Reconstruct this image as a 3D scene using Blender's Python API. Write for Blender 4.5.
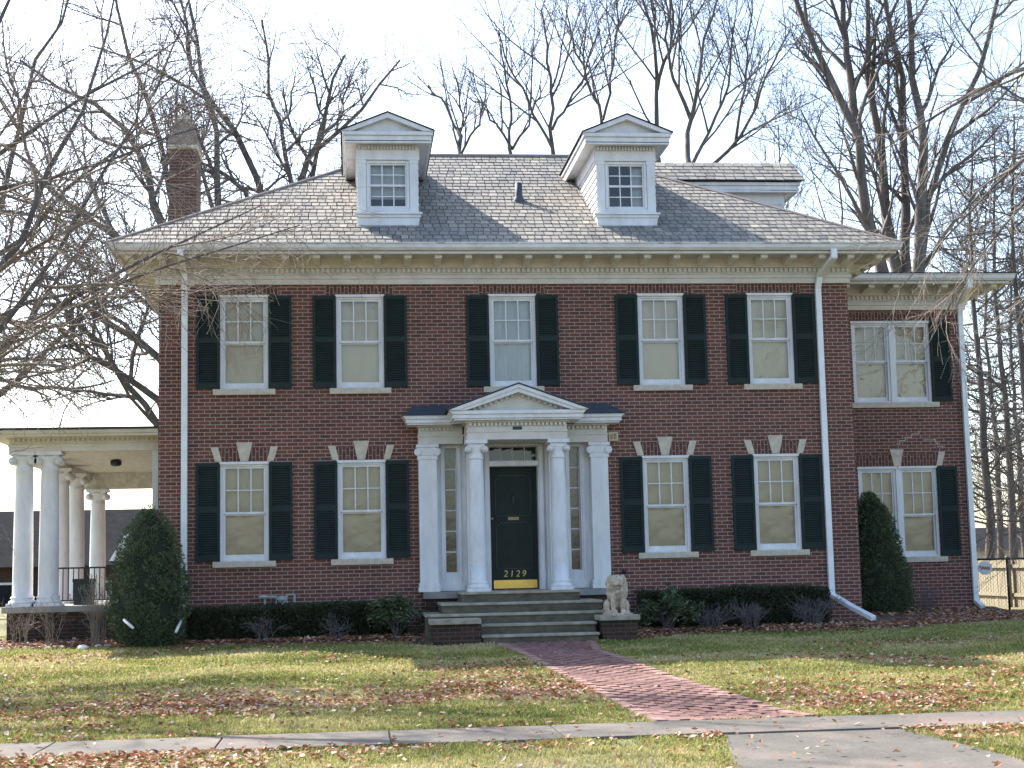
import bpy, math, random
import numpy as np
from mathutils import Vector, Matrix, noise
for o in list(bpy.data.objects): bpy.data.objects.remove(o, do_unlink=True)
SC = bpy.context.scene
COL = SC.collection
R = math.radians
# ------------------------------------------------------------------ camera
F_PX, YAW, PITCH, ROLL = 1540.0, 0.1047, 0.118, 0.0221
CAM = np.array([-2.9582, -27.9606, 0.7074])
_F = np.array([math.sin(YAW)*math.cos(PITCH), math.cos(YAW)*math.cos(PITCH), math.sin(PITCH)])
_R0 = np.array([math.cos(YAW), -math.sin(YAW), 0.0]); _U0 = np.cross(_R0, _F)
_R = math.cos(ROLL)*_R0 - math.sin(ROLL)*_U0; _U = math.sin(ROLL)*_R0 + math.cos(ROLL)*_U0
def at(px, py, Y):
    d = _F + _R*(px-512)/F_PX + _U*(384-py)/F_PX
    return tuple(CAM + d*(Y-CAM[1])/d[1])
cd = bpy.data.cameras.new('camera'); cam = bpy.data.objects.new('camera', cd); COL.objects.link(cam)
cd.sensor_width = 36; cd.lens = F_PX/1024*36; cd.clip_end = 3000; cd.clip_start = .1
M = Matrix.Identity(4)
for i in range(3):
    M[i][0] = _R[i]; M[i][1] = _U[i]; M[i][2] = -_F[i]; M[i][3] = CAM[i]
cam.matrix_world = M
SC.camera = cam
# ------------------------------------------------------------------ sky, sun, exposure
S = Vector((0.72, -0.88, -1.0)).normalized()            # the way the sunlight travels
ELEV = math.asin(-S.z); AZ = math.atan2(-S.x, -S.y)
w = bpy.data.worlds.new('World'); SC.world = w; w.use_nodes = True
nt = w.node_tree; nt.nodes.clear()
sky = nt.nodes.new('ShaderNodeTexSky'); sky.sky_type = 'NISHITA'; sky.sun_disc = False
sky.sun_elevation = ELEV; sky.sun_rotation = AZ % (2*math.pi); sky.air_density = 1.0; sky.dust_density = 1.8; sky.ozone_density = 1.0
bg = nt.nodes.new('ShaderNodeBackground'); bg.inputs[1].default_value = 0.125
wo = nt.nodes.new('ShaderNodeOutputWorld')
nt.links.new(sky.outputs[0], bg.inputs[0]); nt.links.new(bg.outputs[0], wo.inputs[0])
sd = bpy.data.lights.new('sun', 'SUN'); sd.energy = 4.2; sd.angle = R(.55); sd.color = (1, .93, .82)
sun = bpy.data.objects.new('sun', sd); COL.objects.link(sun); sun.rotation_euler = S.to_track_quat('-Z', 'Y').to_euler(); sun.location = (-20, 25, 30)
SC.view_settings.view_transform = 'Standard'; SC.view_settings.look = 'None'; SC.view_settings.gamma = 1
SC.view_settings.exposure = 1.72
SC.view_settings.use_curve_mapping = False
SC.cycles.max_bounces = 6; SC.cycles.transparent_max_bounces = 12

# ------------------------------------------------------------------ materials
def mat(name):
    m = bpy.data.materials.new(name); m.use_nodes = True
    t = m.node_tree; b = t.nodes['Principled BSDF']
    return m, t, b
def N(t, typ, **kw):
    n = t.nodes.new(typ)
    for k, v in kw.items():
        if k.startswith('i_'): n.inputs[k[2:].replace('_', ' ')].default_value = v
        else: setattr(n, k, v)
    return n
def ramp(t, stops, fac):
    n = t.nodes.new('ShaderNodeValToRGB'); cr = n.color_ramp
    while len(cr.elements) < len(stops): cr.elements.new(.5)
    for e, (p, c) in zip(cr.elements, stops): e.position = p; e.color = (*c, 1)
    t.links.new(fac, n.inputs[0]); return n.outputs[0]
def objco(t):
    return t.nodes.new('ShaderNodeTexCoord').outputs['Object']
def noi(t, scale, detail=4, rough=.6, vec=None):
    n = N(t, 'ShaderNodeTexNoise'); n.inputs['Scale'].default_value = scale; n.inputs['Detail'].default_value = detail; n.inputs['Roughness'].default_value = rough
    if vec is not None: t.links.new(vec, n.inputs['Vector'])
    return n.outputs['Fac']
def mixc(t, f, a, b, mode='MIX'):
    n = N(t, 'ShaderNodeMix', data_type='RGBA', blend_type=mode)
    for i, v in ((0, f), (6, a), (7, b)):
        if hasattr(v, 'links'): t.links.new(v, n.inputs[i])
        elif i == 0: n.inputs[0].default_value = v
        else: n.inputs[i].default_value = (*v, 1)
    return n.outputs[2]
def bump(t, b, h, s=.3, d=.01):
    n = N(t, 'ShaderNodeBump'); n.inputs['Strength'].default_value = s; n.inputs['Distance'].default_value = d
    t.links.new(h, n.inputs['Height']); t.links.new(n.outputs[0], b.inputs['Normal'])
def simple(name, c, c2=None, scale=6, rough=.6, metal=0, bs=.0, bscale=40, stretch=None):
    m, t, b = mat(name); v = objco(t)
    if stretch:
        mp = N(t, 'ShaderNodeMapping'); mp.inputs['Scale'].default_value = stretch; t.links.new(v, mp.inputs[0]); v = mp.outputs[0]
    c2 = c2 or tuple(x*.75 for x in c)
    f = noi(t, scale, 6, .65, v)
    t.links.new(ramp(t, [(.3, c2), (.65, c)], f), b.inputs['Base Color'])
    b.inputs['Roughness'].default_value = rough; b.inputs['Metallic'].default_value = metal
    if bs: bump(t, b, noi(t, bscale, 4, .6, v), bs, .01)
    return m
def attrmat(name, stops, rough=.8, spec=.3, noise_amt=.25, scale=12, trans=0):
    m, t, b = mat(name)
    a = N(t, 'ShaderNodeAttribute', attribute_name='rnd')
    c = ramp(t, stops, a.outputs['Fac'])
    f = noi(t, scale, 5, .65, objco(t))
    c = mixc(t, noise_amt, c, ramp(t, [(.3, (.25, .25, .25)), (.7, (1, 1, 1))], f), 'MULTIPLY')
    t.links.new(c, b.inputs['Base Color']); b.inputs['Roughness'].default_value = rough
    b.inputs['Specular IOR Level'].default_value = spec
    if trans:
        tr = N(t, 'ShaderNodeBsdfTranslucent'); t.links.new(c, tr.inputs[0]); mx = N(t, 'ShaderNodeMixShader'); mx.inputs[0].default_value = trans
        t.links.new(b.outputs[0], mx.inputs[1]); t.links.new(tr.outputs[0], mx.inputs[2]); t.links.new(mx.outputs[0], t.nodes['Material Output'].inputs[0])
    return m
def brickmat(name, vertical=False, dark=1.0, bw=.196, rh=.0677, mort=.011, base=None):
    m, t, b = mat(name); g = N(t, 'ShaderNodeNewGeometry'); v = objco(t)
    sp = N(t, 'ShaderNodeSeparateXYZ'); t.links.new(v, sp.inputs[0]); sn = N(t, 'ShaderNodeSeparateXYZ'); t.links.new(g.outputs['Normal'], sn.inputs[0])
    ab = N(t, 'ShaderNodeMath', operation='ABSOLUTE'); t.links.new(sn.outputs[0], ab.inputs[0])
    gt = N(t, 'ShaderNodeMath', operation='GREATER_THAN'); t.links.new(ab.outputs[0], gt.inputs[0]); gt.inputs[1].default_value = .5
    mx = N(t, 'ShaderNodeMix', data_type='FLOAT'); t.links.new(gt.outputs[0], mx.inputs[0]); t.links.new(sp.outputs[0], mx.inputs[2]); t.links.new(sp.outputs[1], mx.inputs[3])
    cb = N(t, 'ShaderNodeCombineXYZ')
    t.links.new(mx.outputs[0], cb.inputs[1 if vertical else 0]); t.links.new(sp.outputs[2], cb.inputs[0 if vertical else 1])
    # slightly wavy joints
    nz = N(t, 'ShaderNodeTexNoise'); nz.inputs['Scale'].default_value = 9; t.links.new(v, nz.inputs['Vector'])
    vm = N(t, 'ShaderNodeVectorMath', operation='MULTIPLY_ADD'); t.links.new(nz.outputs['Color'], vm.inputs[0]); vm.inputs[1].default_value = (.007, .007, 0); t.links.new(cb.outputs[0], vm.inputs[2])
    br = N(t, 'ShaderNodeTexBrick'); t.links.new(vm.outputs[0], br.inputs['Vector'])
    br.inputs['Scale'].default_value = 1; br.inputs['Brick Width'].default_value = bw; br.inputs['Row Height'].default_value = rh
    br.inputs['Mortar Size'].default_value = mort*.62; br.inputs['Mortar Smooth'].default_value = .3; br.inputs['Bias'].default_value = -.1
    base = base or ((.205, .078, .062), (.115, .053, .046), (.45, .365, .30))
    k = dark
    br.inputs['Color1'].default_value = (*[c*k for c in base[0]], 1); br.inputs['Color2'].default_value = (*[c*k for c in base[1]], 1); br.inputs['Mortar'].default_value = (*[c*k for c in base[2]], 1)
    f = noi(t, .55, 5, .6, v); f2 = noi(t, 28, 3, .6, v)
    c = mixc(t, .35, br.outputs['Color'], ramp(t, [(.35, (.5, .5, .55)), (.65, (1, 1, 1))], f), 'MULTIPLY')
    c = mixc(t, .35, c, ramp(t, [(.3, (.45, .45, .45)), (.7, (1, 1, 1))], f2), 'MULTIPLY')
    t.links.new(c, b.inputs['Base Color']); b.inputs['Roughness'].default_value = .85; b.inputs['Specular IOR Level'].default_value = .25
    iv = N(t, 'ShaderNodeMath', operation='SUBTRACT'); iv.inputs[0].default_value = 1; t.links.new(br.outputs['Fac'], iv.inputs[1]); bump(t, b, iv.outputs[0], .5, .008)
    return m
MT = {}
MT['brick'] = brickmat('red brick'); MT['soldier'] = brickmat('upright brick', True, .8)
MT['brick_old'] = brickmat('mossy brick', dark=.62, base=((.13, .065, .05), (.06, .042, .035), (.17, .145, .11)))
MT['cream'] = simple('cream paint', (.64, .61, .56), (.51, .465, .415), 3, .55, bs=.06)
MT['bracket'] = simple('bracket paint', (.74, .73, .68), (.6, .57, .5), 5, .55)
MT['white'] = simple('white paint', (.74, .74, .76), (.56, .56, .57), 2.2, .5, bs=.08, stretch=(2, 2, .7))
MT['white_worn'] = simple('worn white paint', (.66, .65, .62), (.42, .38, .31), 9, .6, bs=.1)
MT['stone'] = simple('limestone', (.60, .53, .43), (.40, .34, .27), 8, .85, bs=.2)
MT['concrete'] = simple('grey concrete', (.33, .32, .3), (.2, .2, .19), 2.2, .9, bs=.25)
MT['shutter'] = simple('dark green paint', (.022, .034, .032), (.030, .042, .040), 5, .85)
MT['shutter'].node_tree.nodes['Principled BSDF'].inputs['Specular IOR Level'].default_value = .15
MT['door'] = simple('door green paint', (.022, .034, .029), (.015, .024, .02), 5, .6)
MT['door'].node_tree.nodes['Principled BSDF'].inputs['Specular IOR Level'].default_value = .2
MT['brass'] = simple('brass', (.75, .48, .12), (.6, .38, .1), 5, .38, 1)
MT['gold'] = simple('gold paint', (.72, .55, .18), (.6, .45, .15), 5, .5)
MT['gutter'] = simple('gutter paint', (.7, .7, .72), (.55, .54, .52), 4, .5)
MT['downspout'] = simple('white metal', (.8, .82, .84), (.68, .7, .71), 4, .4)
MT['dark_metal'] = simple('dark metal', (.035, .045, .05), (.02, .025, .03), 6, .5, .3)
MT['iron'] = simple('black iron', (.02, .02, .02), (.012, .012, .012), 6, .5)
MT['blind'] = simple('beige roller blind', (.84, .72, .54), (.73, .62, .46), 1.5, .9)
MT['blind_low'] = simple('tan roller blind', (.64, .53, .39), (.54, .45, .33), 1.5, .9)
MT['curtain'] = simple('white curtain', (.7, .71, .72), (.58, .6, .62), 2.5, .9, stretch=(6, 1, 1))
MT['copper'] = simple('aged copper', (.055, .075, .095), (.03, .042, .06), 5, .7, 0)
MT['tar'] = simple('black roofing', (.03, .03, .035), None, 5, .8)
MT['bark'] = simple('grey bark', (.15, .13, .12), (.07, .06, .056), 5, .95, bs=.6, bscale=14, stretch=(1, 1, .3))
MT['twig'] = simple('twig bark', (.29, .24, .20), (.15, .125, .105), 3, .9)
MT['darktwig'] = simple('dark twig bark', (.15, .13, .13), (.09, .08, .075), 3, .9)
MT['wood'] = simple('weathered timber', (.33, .29, .21), (.19, .165, .12), 6, .85, bs=.2, stretch=(6, 6, .6))
MT['soil'] = simple('leafy soil', (.12, .085, .06), (.05, .038, .03), 9, 1, bs=.6, bscale=30)
MT['plastic'] = simple('beige plastic', (.62, .5, .32), None, 5, .5)
MT['asphalt'] = simple('asphalt', (.06, .06, .062), (.04, .04, .042), 12, .9, bs=.3, bscale=80)
MT['lion'] = simple('weathered cast stone', (.60, .5, .38), (.22, .16, .12), 11, .9, bs=.5, bscale=45)
MT['red'] = simple('red lettering', (.45, .03, .04), None, 4, .6)
MT['slate'] = attrmat('roof slate', [(0, (.13, .135, .145)), (.35, (.225, .215, .2)), (.7, (.33, .305, .265)), (1, (.46, .42, .35))], .75, .35, .45, 7)
MT['pathbrick'] = attrmat('path brick', [(0, (.15, .095, .082)), (.5, (.27, .155, .138)), (1, (.42, .265, .235))], .85, .2, .5, 9)
MT['grass'] = attrmat('grass blade', [(0, (.10, .14, .035)), (.35, (.24, .26, .07)), (.65, (.42, .39, .14)), (1, (.6, .51, .30))], .7, .25, .15, 3, .35)
MT['leaf'] = attrmat('dead leaf', [(0, (.12, .06, .035)), (.3, (.30, .12, .06)), (.55, (.46, .21, .11)), (.78, (.50, .35, .25)), (1, (.70, .55, .45))], .75, .25, .2, 40, .15)
MT['conifer'] = attrmat('spruce needles', [(0, (.034, .052, .026)), (.6, (.10, .135, .068)), (1, (.21, .24, .14))], .7, .25, .1, 6, .1)
MT['hedge'] = attrmat('yew leaves', [(0, (.02, .026, .014)), (.6, (.05, .06, .032)), (1, (.12, .115, .07))], .7, .25, .1, 6, .1)
MT['rhodo'] = attrmat('evergreen leaves', [(0, (.03, .045, .02)), (.6, (.07, .1, .045)), (1, (.16, .18, .09))], .5, .4, .1, 6, .1)
def glassmat():
    m = bpy.data.materials.new('window glass'); m.use_nodes = True; t = m.node_tree; t.nodes.clear()
    tr = N(t, 'ShaderNodeBsdfTransparent'); tr.inputs[0].default_value = (.86, .88, .86, 1)
    gl = N(t, 'ShaderNodeBsdfGlossy'); gl.inputs['Roughness'].default_value = .015
    fr = N(t, 'ShaderNodeFresnel'); fr.inputs[0].default_value = 1.65
    v = objco(t); bp = N(t, 'ShaderNodeBump'); bp.inputs['Strength'].default_value = .25; bp.inputs['Distance'].default_value = .02
    t.links.new(noi(t, 3.5, 2, .4, v), bp.inputs['Height']); t.links.new(bp.outputs[0], gl.inputs['Normal'])
    mx = N(t, 'ShaderNodeMixShader'); t.links.new(fr.outputs[0], mx.inputs[0]); t.links.new(tr.outputs[0], mx.inputs[1]); t.links.new(gl.outputs[0], mx.inputs[2])
    o = N(t, 'ShaderNodeOutputMaterial'); t.links.new(mx.outputs[0], o.inputs[0]); return m
MT['glass'] = glassmat()
def groundmat():
    m, t, b = mat('lawn soil'); v = objco(t)
    a = ramp(t, [(.3, (.12, .14, .05)), (.5, (.2, .19, .08)), (.72, (.32, .26, .14))], noi(t, 1.3, 7, .7, v))
    t.links.new(mixc(t, .6, a, ramp(t, [(.3, (.3, .3, .3)), (.7, (1, 1, 1))], noi(t, 40, 4, .7, v)), 'MULTIPLY'), b.inputs['Base Color'])
    b.inputs['Roughness'].default_value = 1; bump(t, b, noi(t, 60, 3, .6, v), .6, .02); return m
MT['ground'] = groundmat()
def pavemat():
    m, t, b = mat('sidewalk concrete'); v = objco(t)
    a = ramp(t, [(.25, (.07, .066, .06)), (.5, (.125, .115, .10)), (.75, (.19, .173, .148))], noi(t, 1.1, 8, .7, v))
    c = mixc(t, .5, a, ramp(t, [(.35, (.4, .4, .4)), (.65, (1, 1, 1))], noi(t, 35, 4, .7, v)), 'MULTIPLY')
    c = mixc(t, ramp(t, [(.5, (0, 0, 0)), (.8, (.35, .35, .35))], noi(t, .6, 3, .5, v)), c, (.34, .2, .17))
    t.links.new(c, b.inputs['Base Color']); b.inputs['Roughness'].default_value = .95; bump(t, b, noi(t, 70, 3, .6, v), .4, .01); return m
MT['pave'] = pavemat()

# ------------------------------------------------------------------ builders
ORG = {}
def worg(o): return np.array(ORG.get(o.name, (0, 0, 0)), float) if o else np.zeros(3)
def link(o, parent, origin):
    COL.objects.link(o)
    po = worg(parent)
    if parent: o.parent = parent
    o.location = tuple(np.array(origin, float) - po); ORG[o.name] = tuple(origin)
def tag(o, label=None, cat=None, group=None, kind=None):
    if label: o['label'] = label
    if cat: o['category'] = cat
    if group: o['group'] = group
    if kind: o['kind'] = kind
    return o
def empty(name, loc, label, cat, group=None):
    o = bpy.data.objects.new(name, None); link(o, None, loc); o.empty_display_size = .2
    return tag(o, label, cat, group)
class MB:
    def __init__(s): s.v = []; s.f = []; s.sm = []
    def add(s, vs, fs, sm=False):
        b = len(s.v); s.v += [tuple(map(float, p)) for p in vs]; s.f += [tuple(i+b for i in f) for f in fs]; s.sm += [sm]*len(fs); return s
    def box(s, x0, x1, y0, y1, z0, z1):
        x0, x1 = sorted((x0, x1)); y0, y1 = sorted((y0, y1)); z0, z1 = sorted((z0, z1))
        return s.add([(x0,y0,z0),(x1,y0,z0),(x1,y1,z0),(x0,y1,z0),(x0,y0,z1),(x1,y0,z1),(x1,y1,z1),(x0,y1,z1)],
                     [(0,3,2,1),(4,5,6,7),(0,1,5,4),(1,2,6,5),(2,3,7,6),(3,0,4,7)])
    def prism(s, poly, ax, a, b):       # poly in the two other axes (order x,y,z without ax)
        n = len(poly); mk = {'x': lambda p, t: (t, p[0], p[1]), 'y': lambda p, t: (p[0], t, p[1]), 'z': lambda p, t: (p[0], p[1], t)}[ax]
        vs = [mk(p, a) for p in poly]+[mk(p, b) for p in poly]
        fs = [tuple(range(n))[::-1], tuple(range(n, 2*n))]+[(i, (i+1) % n, (i+1) % n+n, i+n) for i in range(n)]
        return s.add(vs, fs)
    def lathe(s, prof, c, n=20, flute=0):    # prof: (r, z)
        vs = []; fs = []; m = len(prof)
        for k in range(n):
            a = 2*math.pi*k/n
            for r, z in prof:
                vs.append((c[0]+r*math.cos(a), c[1]+r*math.sin(a), c[2]+z))
        for k in range(n):
            for j in range(m-1):
                a = k*m+j; b = ((k+1) % n)*m+j; fs.append((a, b, b+1, a+1))
        fs.append(tuple(k*m for k in range(n))[::-1]); fs.append(tuple(k*m+m-1 for k in range(n)))
        return s.add(vs, fs, True)
    def cyl(s, p0, p1, r0, r1=None, n=8):
        r1 = r0 if r1 is None else r1
        p0 = Vector(p0); p1 = Vector(p1); d = (p1-p0).normalized(); u = d.orthogonal().normalized(); w_ = d.cross(u); vs = []
        for p, r in ((p0, r0), (p1, r1)):
            for k in range(n): a = 2*math.pi*k/n; vs.append(p+u*math.cos(a)*r+w_*math.sin(a)*r)
        fs = [(k, (k+1) % n, (k+1) % n+n, k+n) for k in range(n)]+[tuple(range(n))[::-1], tuple(range(n, 2*n))]
        return s.add(vs, fs, n > 6)
    def path(s, pts, r, n=8):
        for a, b in zip(pts[:-1], pts[1:]): s.cyl(a, b, r, r, n)
        return s
    def ring(s, prof, loop):
        """sweep a profile (outward offset, z) round a mitred rectangle loop (x0,x1,y0,y1)"""
        x0, x1, y0, y1 = loop; m = len(prof); vs = []
        for sx, sy in ((-1, -1), (1, -1), (1, 1), (-1, 1)):
            for o_, z in prof: vs.append(((x0 if sx < 0 else x1)+sx*o_, (y0 if sy < 0 else y1)+sy*o_, z))
        fs = [(k*m+j, ((k+1) % 4)*m+j, ((k+1) % 4)*m+(j+1) % m, k*m+(j+1) % m) for k in range(4) for j in range(m)]
        return s.add(vs, fs)
    def build(s, name, m, parent=None, origin=None, bevel=0, **kw):
        me = bpy.data.meshes.new(name)
        origin = tuple(worg(parent)) if origin is None else origin
        a = np.array(s.v, float)-np.array(origin, float)
        me.from_pydata(a.tolist(), [], s.f); me.polygons.foreach_set('use_smooth', s.sm); me.materials.append(MT[m] if isinstance(m, str) else m)
        me.update(); o = bpy.data.objects.new(name, me); link(o, parent, origin)
        if bevel:
            bv = o.modifiers.new('bevel', 'BEVEL'); bv.width = bevel; bv.segments = 2; bv.limit_method = 'ANGLE'
        return tag(o, **kw)
def npmesh(name, V, Fq, m, parent=None, rnd=None, origin=None, smooth=False, **kw):
    """V (n,3); Fq (k,3 or 4)"""
    origin = tuple(worg(parent)) if origin is None else origin
    me = bpy.data.meshes.new(name); n = len(V); k, c = Fq.shape
    me.vertices.add(n); me.vertices.foreach_set('co', (V-np.array(origin)).astype(np.float32).ravel())
    me.loops.add(k*c); me.loops.foreach_set('vertex_index', Fq.astype(np.int32).ravel())
    me.polygons.add(k); me.polygons.foreach_set('loop_start', np.arange(0, k*c, c, dtype=np.int32)); me.polygons.foreach_set('loop_total', np.full(k, c, np.int32))
    me.polygons.foreach_set('use_smooth', np.full(k, smooth, bool))
    if rnd is not None:
        at_ = me.attributes.new('rnd', 'FLOAT', 'POINT'); at_.data.foreach_set('value', rnd.astype(np.float32))
    me.materials.append(MT[m] if isinstance(m, str) else m); me.update(calc_edges=True); me.validate()
    o = bpy.data.objects.new(name, me); link(o, parent, origin)
    return tag(o, **kw)
KIDS = {}
def copy_tree(o, parent=None, loc=None, rz=None, scale=None, label=None):
    c = o.copy(); COL.objects.link(c); c.parent = parent
    if loc is not None: c.location = loc
    if rz is not None: c.rotation_euler = (0, 0, rz)
    if scale is not None: c.scale = (scale,)*3
    if label: c['label'] = label
    for ch in o.children: copy_tree(ch, c)
    return c
rng = np.random.default_rng(7)

# ------------------------------------------------------------------ ground
def gz(x, y):
    """height of the lawn"""
    y = np.asarray(y, float); x = np.asarray(x, float)
    z = np.interp(y, [-60, -19, -18.9, -17.5, -14.4, -13.2, -2.5, -1, 6, 20, 60, 400], [-1.05, -1.05, -.96, -.9, -.815, -.81, -.54, -.5, -.5, -.5, -.5, 1.5])
    return z+.018*np.sin(x*1.3+y*.7)*np.sin(y*.9-x*.3)*((y < -2) & (y > -13))
xs = np.concatenate([np.linspace(-1500, -60, 12), np.linspace(-50, -12, 12), np.linspace(-11.5, 12, 60), np.linspace(13, 50, 12), np.linspace(60, 1500, 12)])
ys = np.concatenate([np.linspace(-900, -60, 8), np.linspace(-50, -20, 8), [-19, -18.9], np.linspace(-18.5, -.5, 80), np.linspace(0, 60, 25), np.linspace(80, 2000, 12)])
XX, YY = np.meshgrid(xs, ys); ZZ = gz(XX, YY)
V = np.stack([XX, YY, ZZ], -1).reshape(-1, 3); nx = len(xs)
I = np.arange(len(V)).reshape(len(ys), nx)
Fq = np.stack([I[:-1, :-1], I[:-1, 1:], I[1:, 1:], I[1:, :-1]], -1).reshape(-1, 4)
npmesh('lawn', V, Fq, 'ground', origin=(0, 0, 0), smooth=True, kind='structure', label='sunlit green lawn with bands of shade before the brick house')
MB().box(-300, 300, -60, -19.6, -1.3, -1.02).build('street', 'asphalt', origin=(0, -40, -1.02), kind='structure')
MB().box(-300, 300, -19.6, -19.4, -1.3, -.9).build('kerb', 'concrete', origin=(0, -19.5, -.9), kind='structure')
# sidewalk slabs in squares with joints
sw = MB(); r_ = random.Random(3)
x = -30.0
while x < 30:
    L = 1.52; dz = r_.uniform(-.005, .005)
    sw.box(x+.008, x+L-.008, -14.36+r_.uniform(-.01, .01), -13.24+r_.uniform(-.008, .008), -.95, -.79+dz); x += L
sw.build('sidewalk', 'pave', origin=(0, -13.8, -.79), bevel=.008, kind='structure', label='grey concrete sidewalk crossing the lawn in front')
ap = MB().prism([(.28, -14.4), (1.88, -14.4), (2.15, -16.2), (2.7, -19.4), (-.9, -19.4), (-.15, -16.6)], 'z', -1.1, -.8)
ap.v = [(x, y, z if z < -1 else -.803-(-14.4-y)*.028) for x, y, z in ap.v]
ap.build('front_walk', 'pave', origin=(1, -16, -.82), kind='structure', label='concrete apron between the sidewalk and the street')
# brick path
def pathx(y):
    return (np.interp(y, [-13.22, -3, -2.6], [-.1, -.62, -.72]), np.interp(y, [-13.22, -12.6, -9.9, -4.3, -2.6], [1.50, 1.36, 1.08, .80, .98]))
pv = []; pf = []; pr = []
def pbrick(cx, cy, a, b, ang, r, dz):
    ca, sa = math.cos(ang), math.sin(ang); z = float(gz(cx, cy))+.022+dz; base = len(pv)
    for zz in (z, z-.06):
        for ux, uy in ((-a, -b), (a, -b), (a, b), (-a, b)): pv.append((cx+ux*ca-uy*sa, cy+ux*sa+uy*ca, zz+ux*r_.uniform(-.012, .012)))
    for q in ((0, 1, 2, 3), (4, 5, 1, 0), (5, 6, 2, 1), (6, 7, 3, 2), (7, 4, 0, 3)): pf.append([base+i for i in q])
    pr.extend([r]*8)
y = -13.05; BLn = .31
while y < -2.7:
    xl, xr = [float(q) for q in pathx(y)]; n_ = max(6, round((xr-xl-.26)/.115)); w_ = (xr-xl-.26)/n_
    for k in range(n_):
        yo = (.5*BLn if k % 2 else 0)+r_.uniform(-.012, .012)
        if y+yo > -2.75: continue
        pbrick(xl+.13+w_*(k+.5), y+yo+.015*math.sin(y*2), w_*.5-.004, BLn*.5-.003, r_.uniform(-.01, .01)+(.055 if k < n_/2 else .09), min(1, max(0, r_.gauss(.47, .11))), r_.uniform(-.002, .001))
    for side in (0, 1):
        s_ = 1 if side == 0 else -1
        pbrick((xl, xr)[side]+s_*.065, y+r_.uniform(-.01, .01), .056, BLn*.5-.01, r_.uniform(-.02, .02)+(.05 if side == 0 else .09), min(1, max(0, r_.gauss(.85, .12))), r_.uniform(.0, .012))
    y += BLn
npmesh('brick_path', np.array(pv), np.array(pf), 'pathbrick', origin=(.2, -8, -.65), rnd=np.array(pr), kind='structure', label='narrow red brick path from the steps to the sidewalk')
# planting bed along the house
bx = np.linspace(-9.6, 10.2, 90); t_ = np.linspace(0, 1, 9)
front = np.interp(bx, [-9.6, -6, -2.2, -1.8, 1.9, 2.2, 6.4, 9.5, 10.2], [-.55, -1.35, -1.75, -2.35, -2.35, -1.7, -1.7, .1, .5])+.06*np.sin(bx*2.3)
back = np.where(bx > 6.4, 3.0, np.where(bx < -6.4, .8, .05))
BX = np.repeat(bx[:, None], 9, 1); BY = front[:, None]*(1-t_)+back[:, None]*t_
BZ = gz(BX, BY)*0+np.interp(BY-front[:, None], [0, .2, 1.2, 3], [-.55, -.47, -.40, -.32])+rng.uniform(-.015, .015, BX.shape)
V = np.stack([BX, BY, BZ], -1).reshape(-1, 3); I = np.arange(len(V)).reshape(90, 9)
Fq = np.stack([I[:-1, :-1], I[1:, :-1], I[1:, 1:], I[:-1, 1:]], -1).reshape(-1, 4)
npmesh('planting_bed', V, Fq, 'soil', origin=(0, -1, -.5), smooth=True, kind='structure', label='leaf strewn planting bed along the foot of the house')
def bedz(x, y):
    f = np.interp(x, bx, front); b_ = np.interp(x, bx, back)
    inb = (y > f) & (y < b_) & (x > -9.6) & (x < 10.2)
    return np.where(inb, np.interp(y-f, [0, .2, 1.2, 3], [-.55, -.47, -.40, -.32]), gz(x, y)), inb

# ------------------------------------------------------------------ the house
H = empty('brick_house', (0, 4, -.5), 'two storey red brick house with slate hip roof, dark shutters and white portico', 'house')
def wallpanel(mb, x0, x1, z0, z1, y, ops, depth=.14, plane='y'):
    xs_ = sorted({x0, x1, *[v for o in ops for v in (o[0], o[1])]}); zs_ = sorted({z0, z1, *[v for o in ops for v in (o[2], o[3])]})
    for a, b in zip(xs_[:-1], xs_[1:]):
        for c, d in zip(zs_[:-1], zs_[1:]):
            mx_, mz_ = (a+b)/2, (c+d)/2
            if any(o[0] < mx_ < o[1] and o[2] < mz_ < o[3] for o in ops): continue
            mb.add([(a, y, c), (b, y, c), (b, y, d), (a, y, d)], [(0, 1, 2, 3)])
    for a, b, c, d in ops:
        Yb = y+depth
        mb.add([(a, y, c), (b, y, c), (b, y, d), (a, y, d), (a, Yb, c), (b, Yb, c), (b, Yb, d), (a, Yb, d)], [(0, 4, 5, 1), (1, 5, 6, 2), (2, 6, 7, 3), (3, 7, 4, 0)])
A_, B_ = 4.8805, 2.7917
Z2, Z1, HH, HW = 3.99, .905, 1.715, .43
H1 = 1.765
ops = [(c-HW, c+HW, Z2, Z2+HH) for c in (-A_, -B_, .012, B_, A_)]+[(c-HW, c+HW, Z1, Z1+H1) for c in (-A_, -B_, B_, A_)]+[(-1.3, 1.25, .3, 2.95)]
wl = MB(); wallpanel(wl, -6.4, 6.4, -.7, 6.2, 0, ops)
for x in (-6.4, 6.4): wl.add([(x, 0, -.7), (x, 8.5, -.7), (x, 8.5, 6.2), (x, 0, 6.2)], [(0, 1, 2, 3)])
wl.add([(-6.4, 8.5, -.7), (6.4, 8.5, -.7), (6.4, 8.5, 6.2), (-6.4, 8.5, 6.2)], [(3, 2, 1, 0)])
wl.build('wall', 'brick', H)
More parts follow.
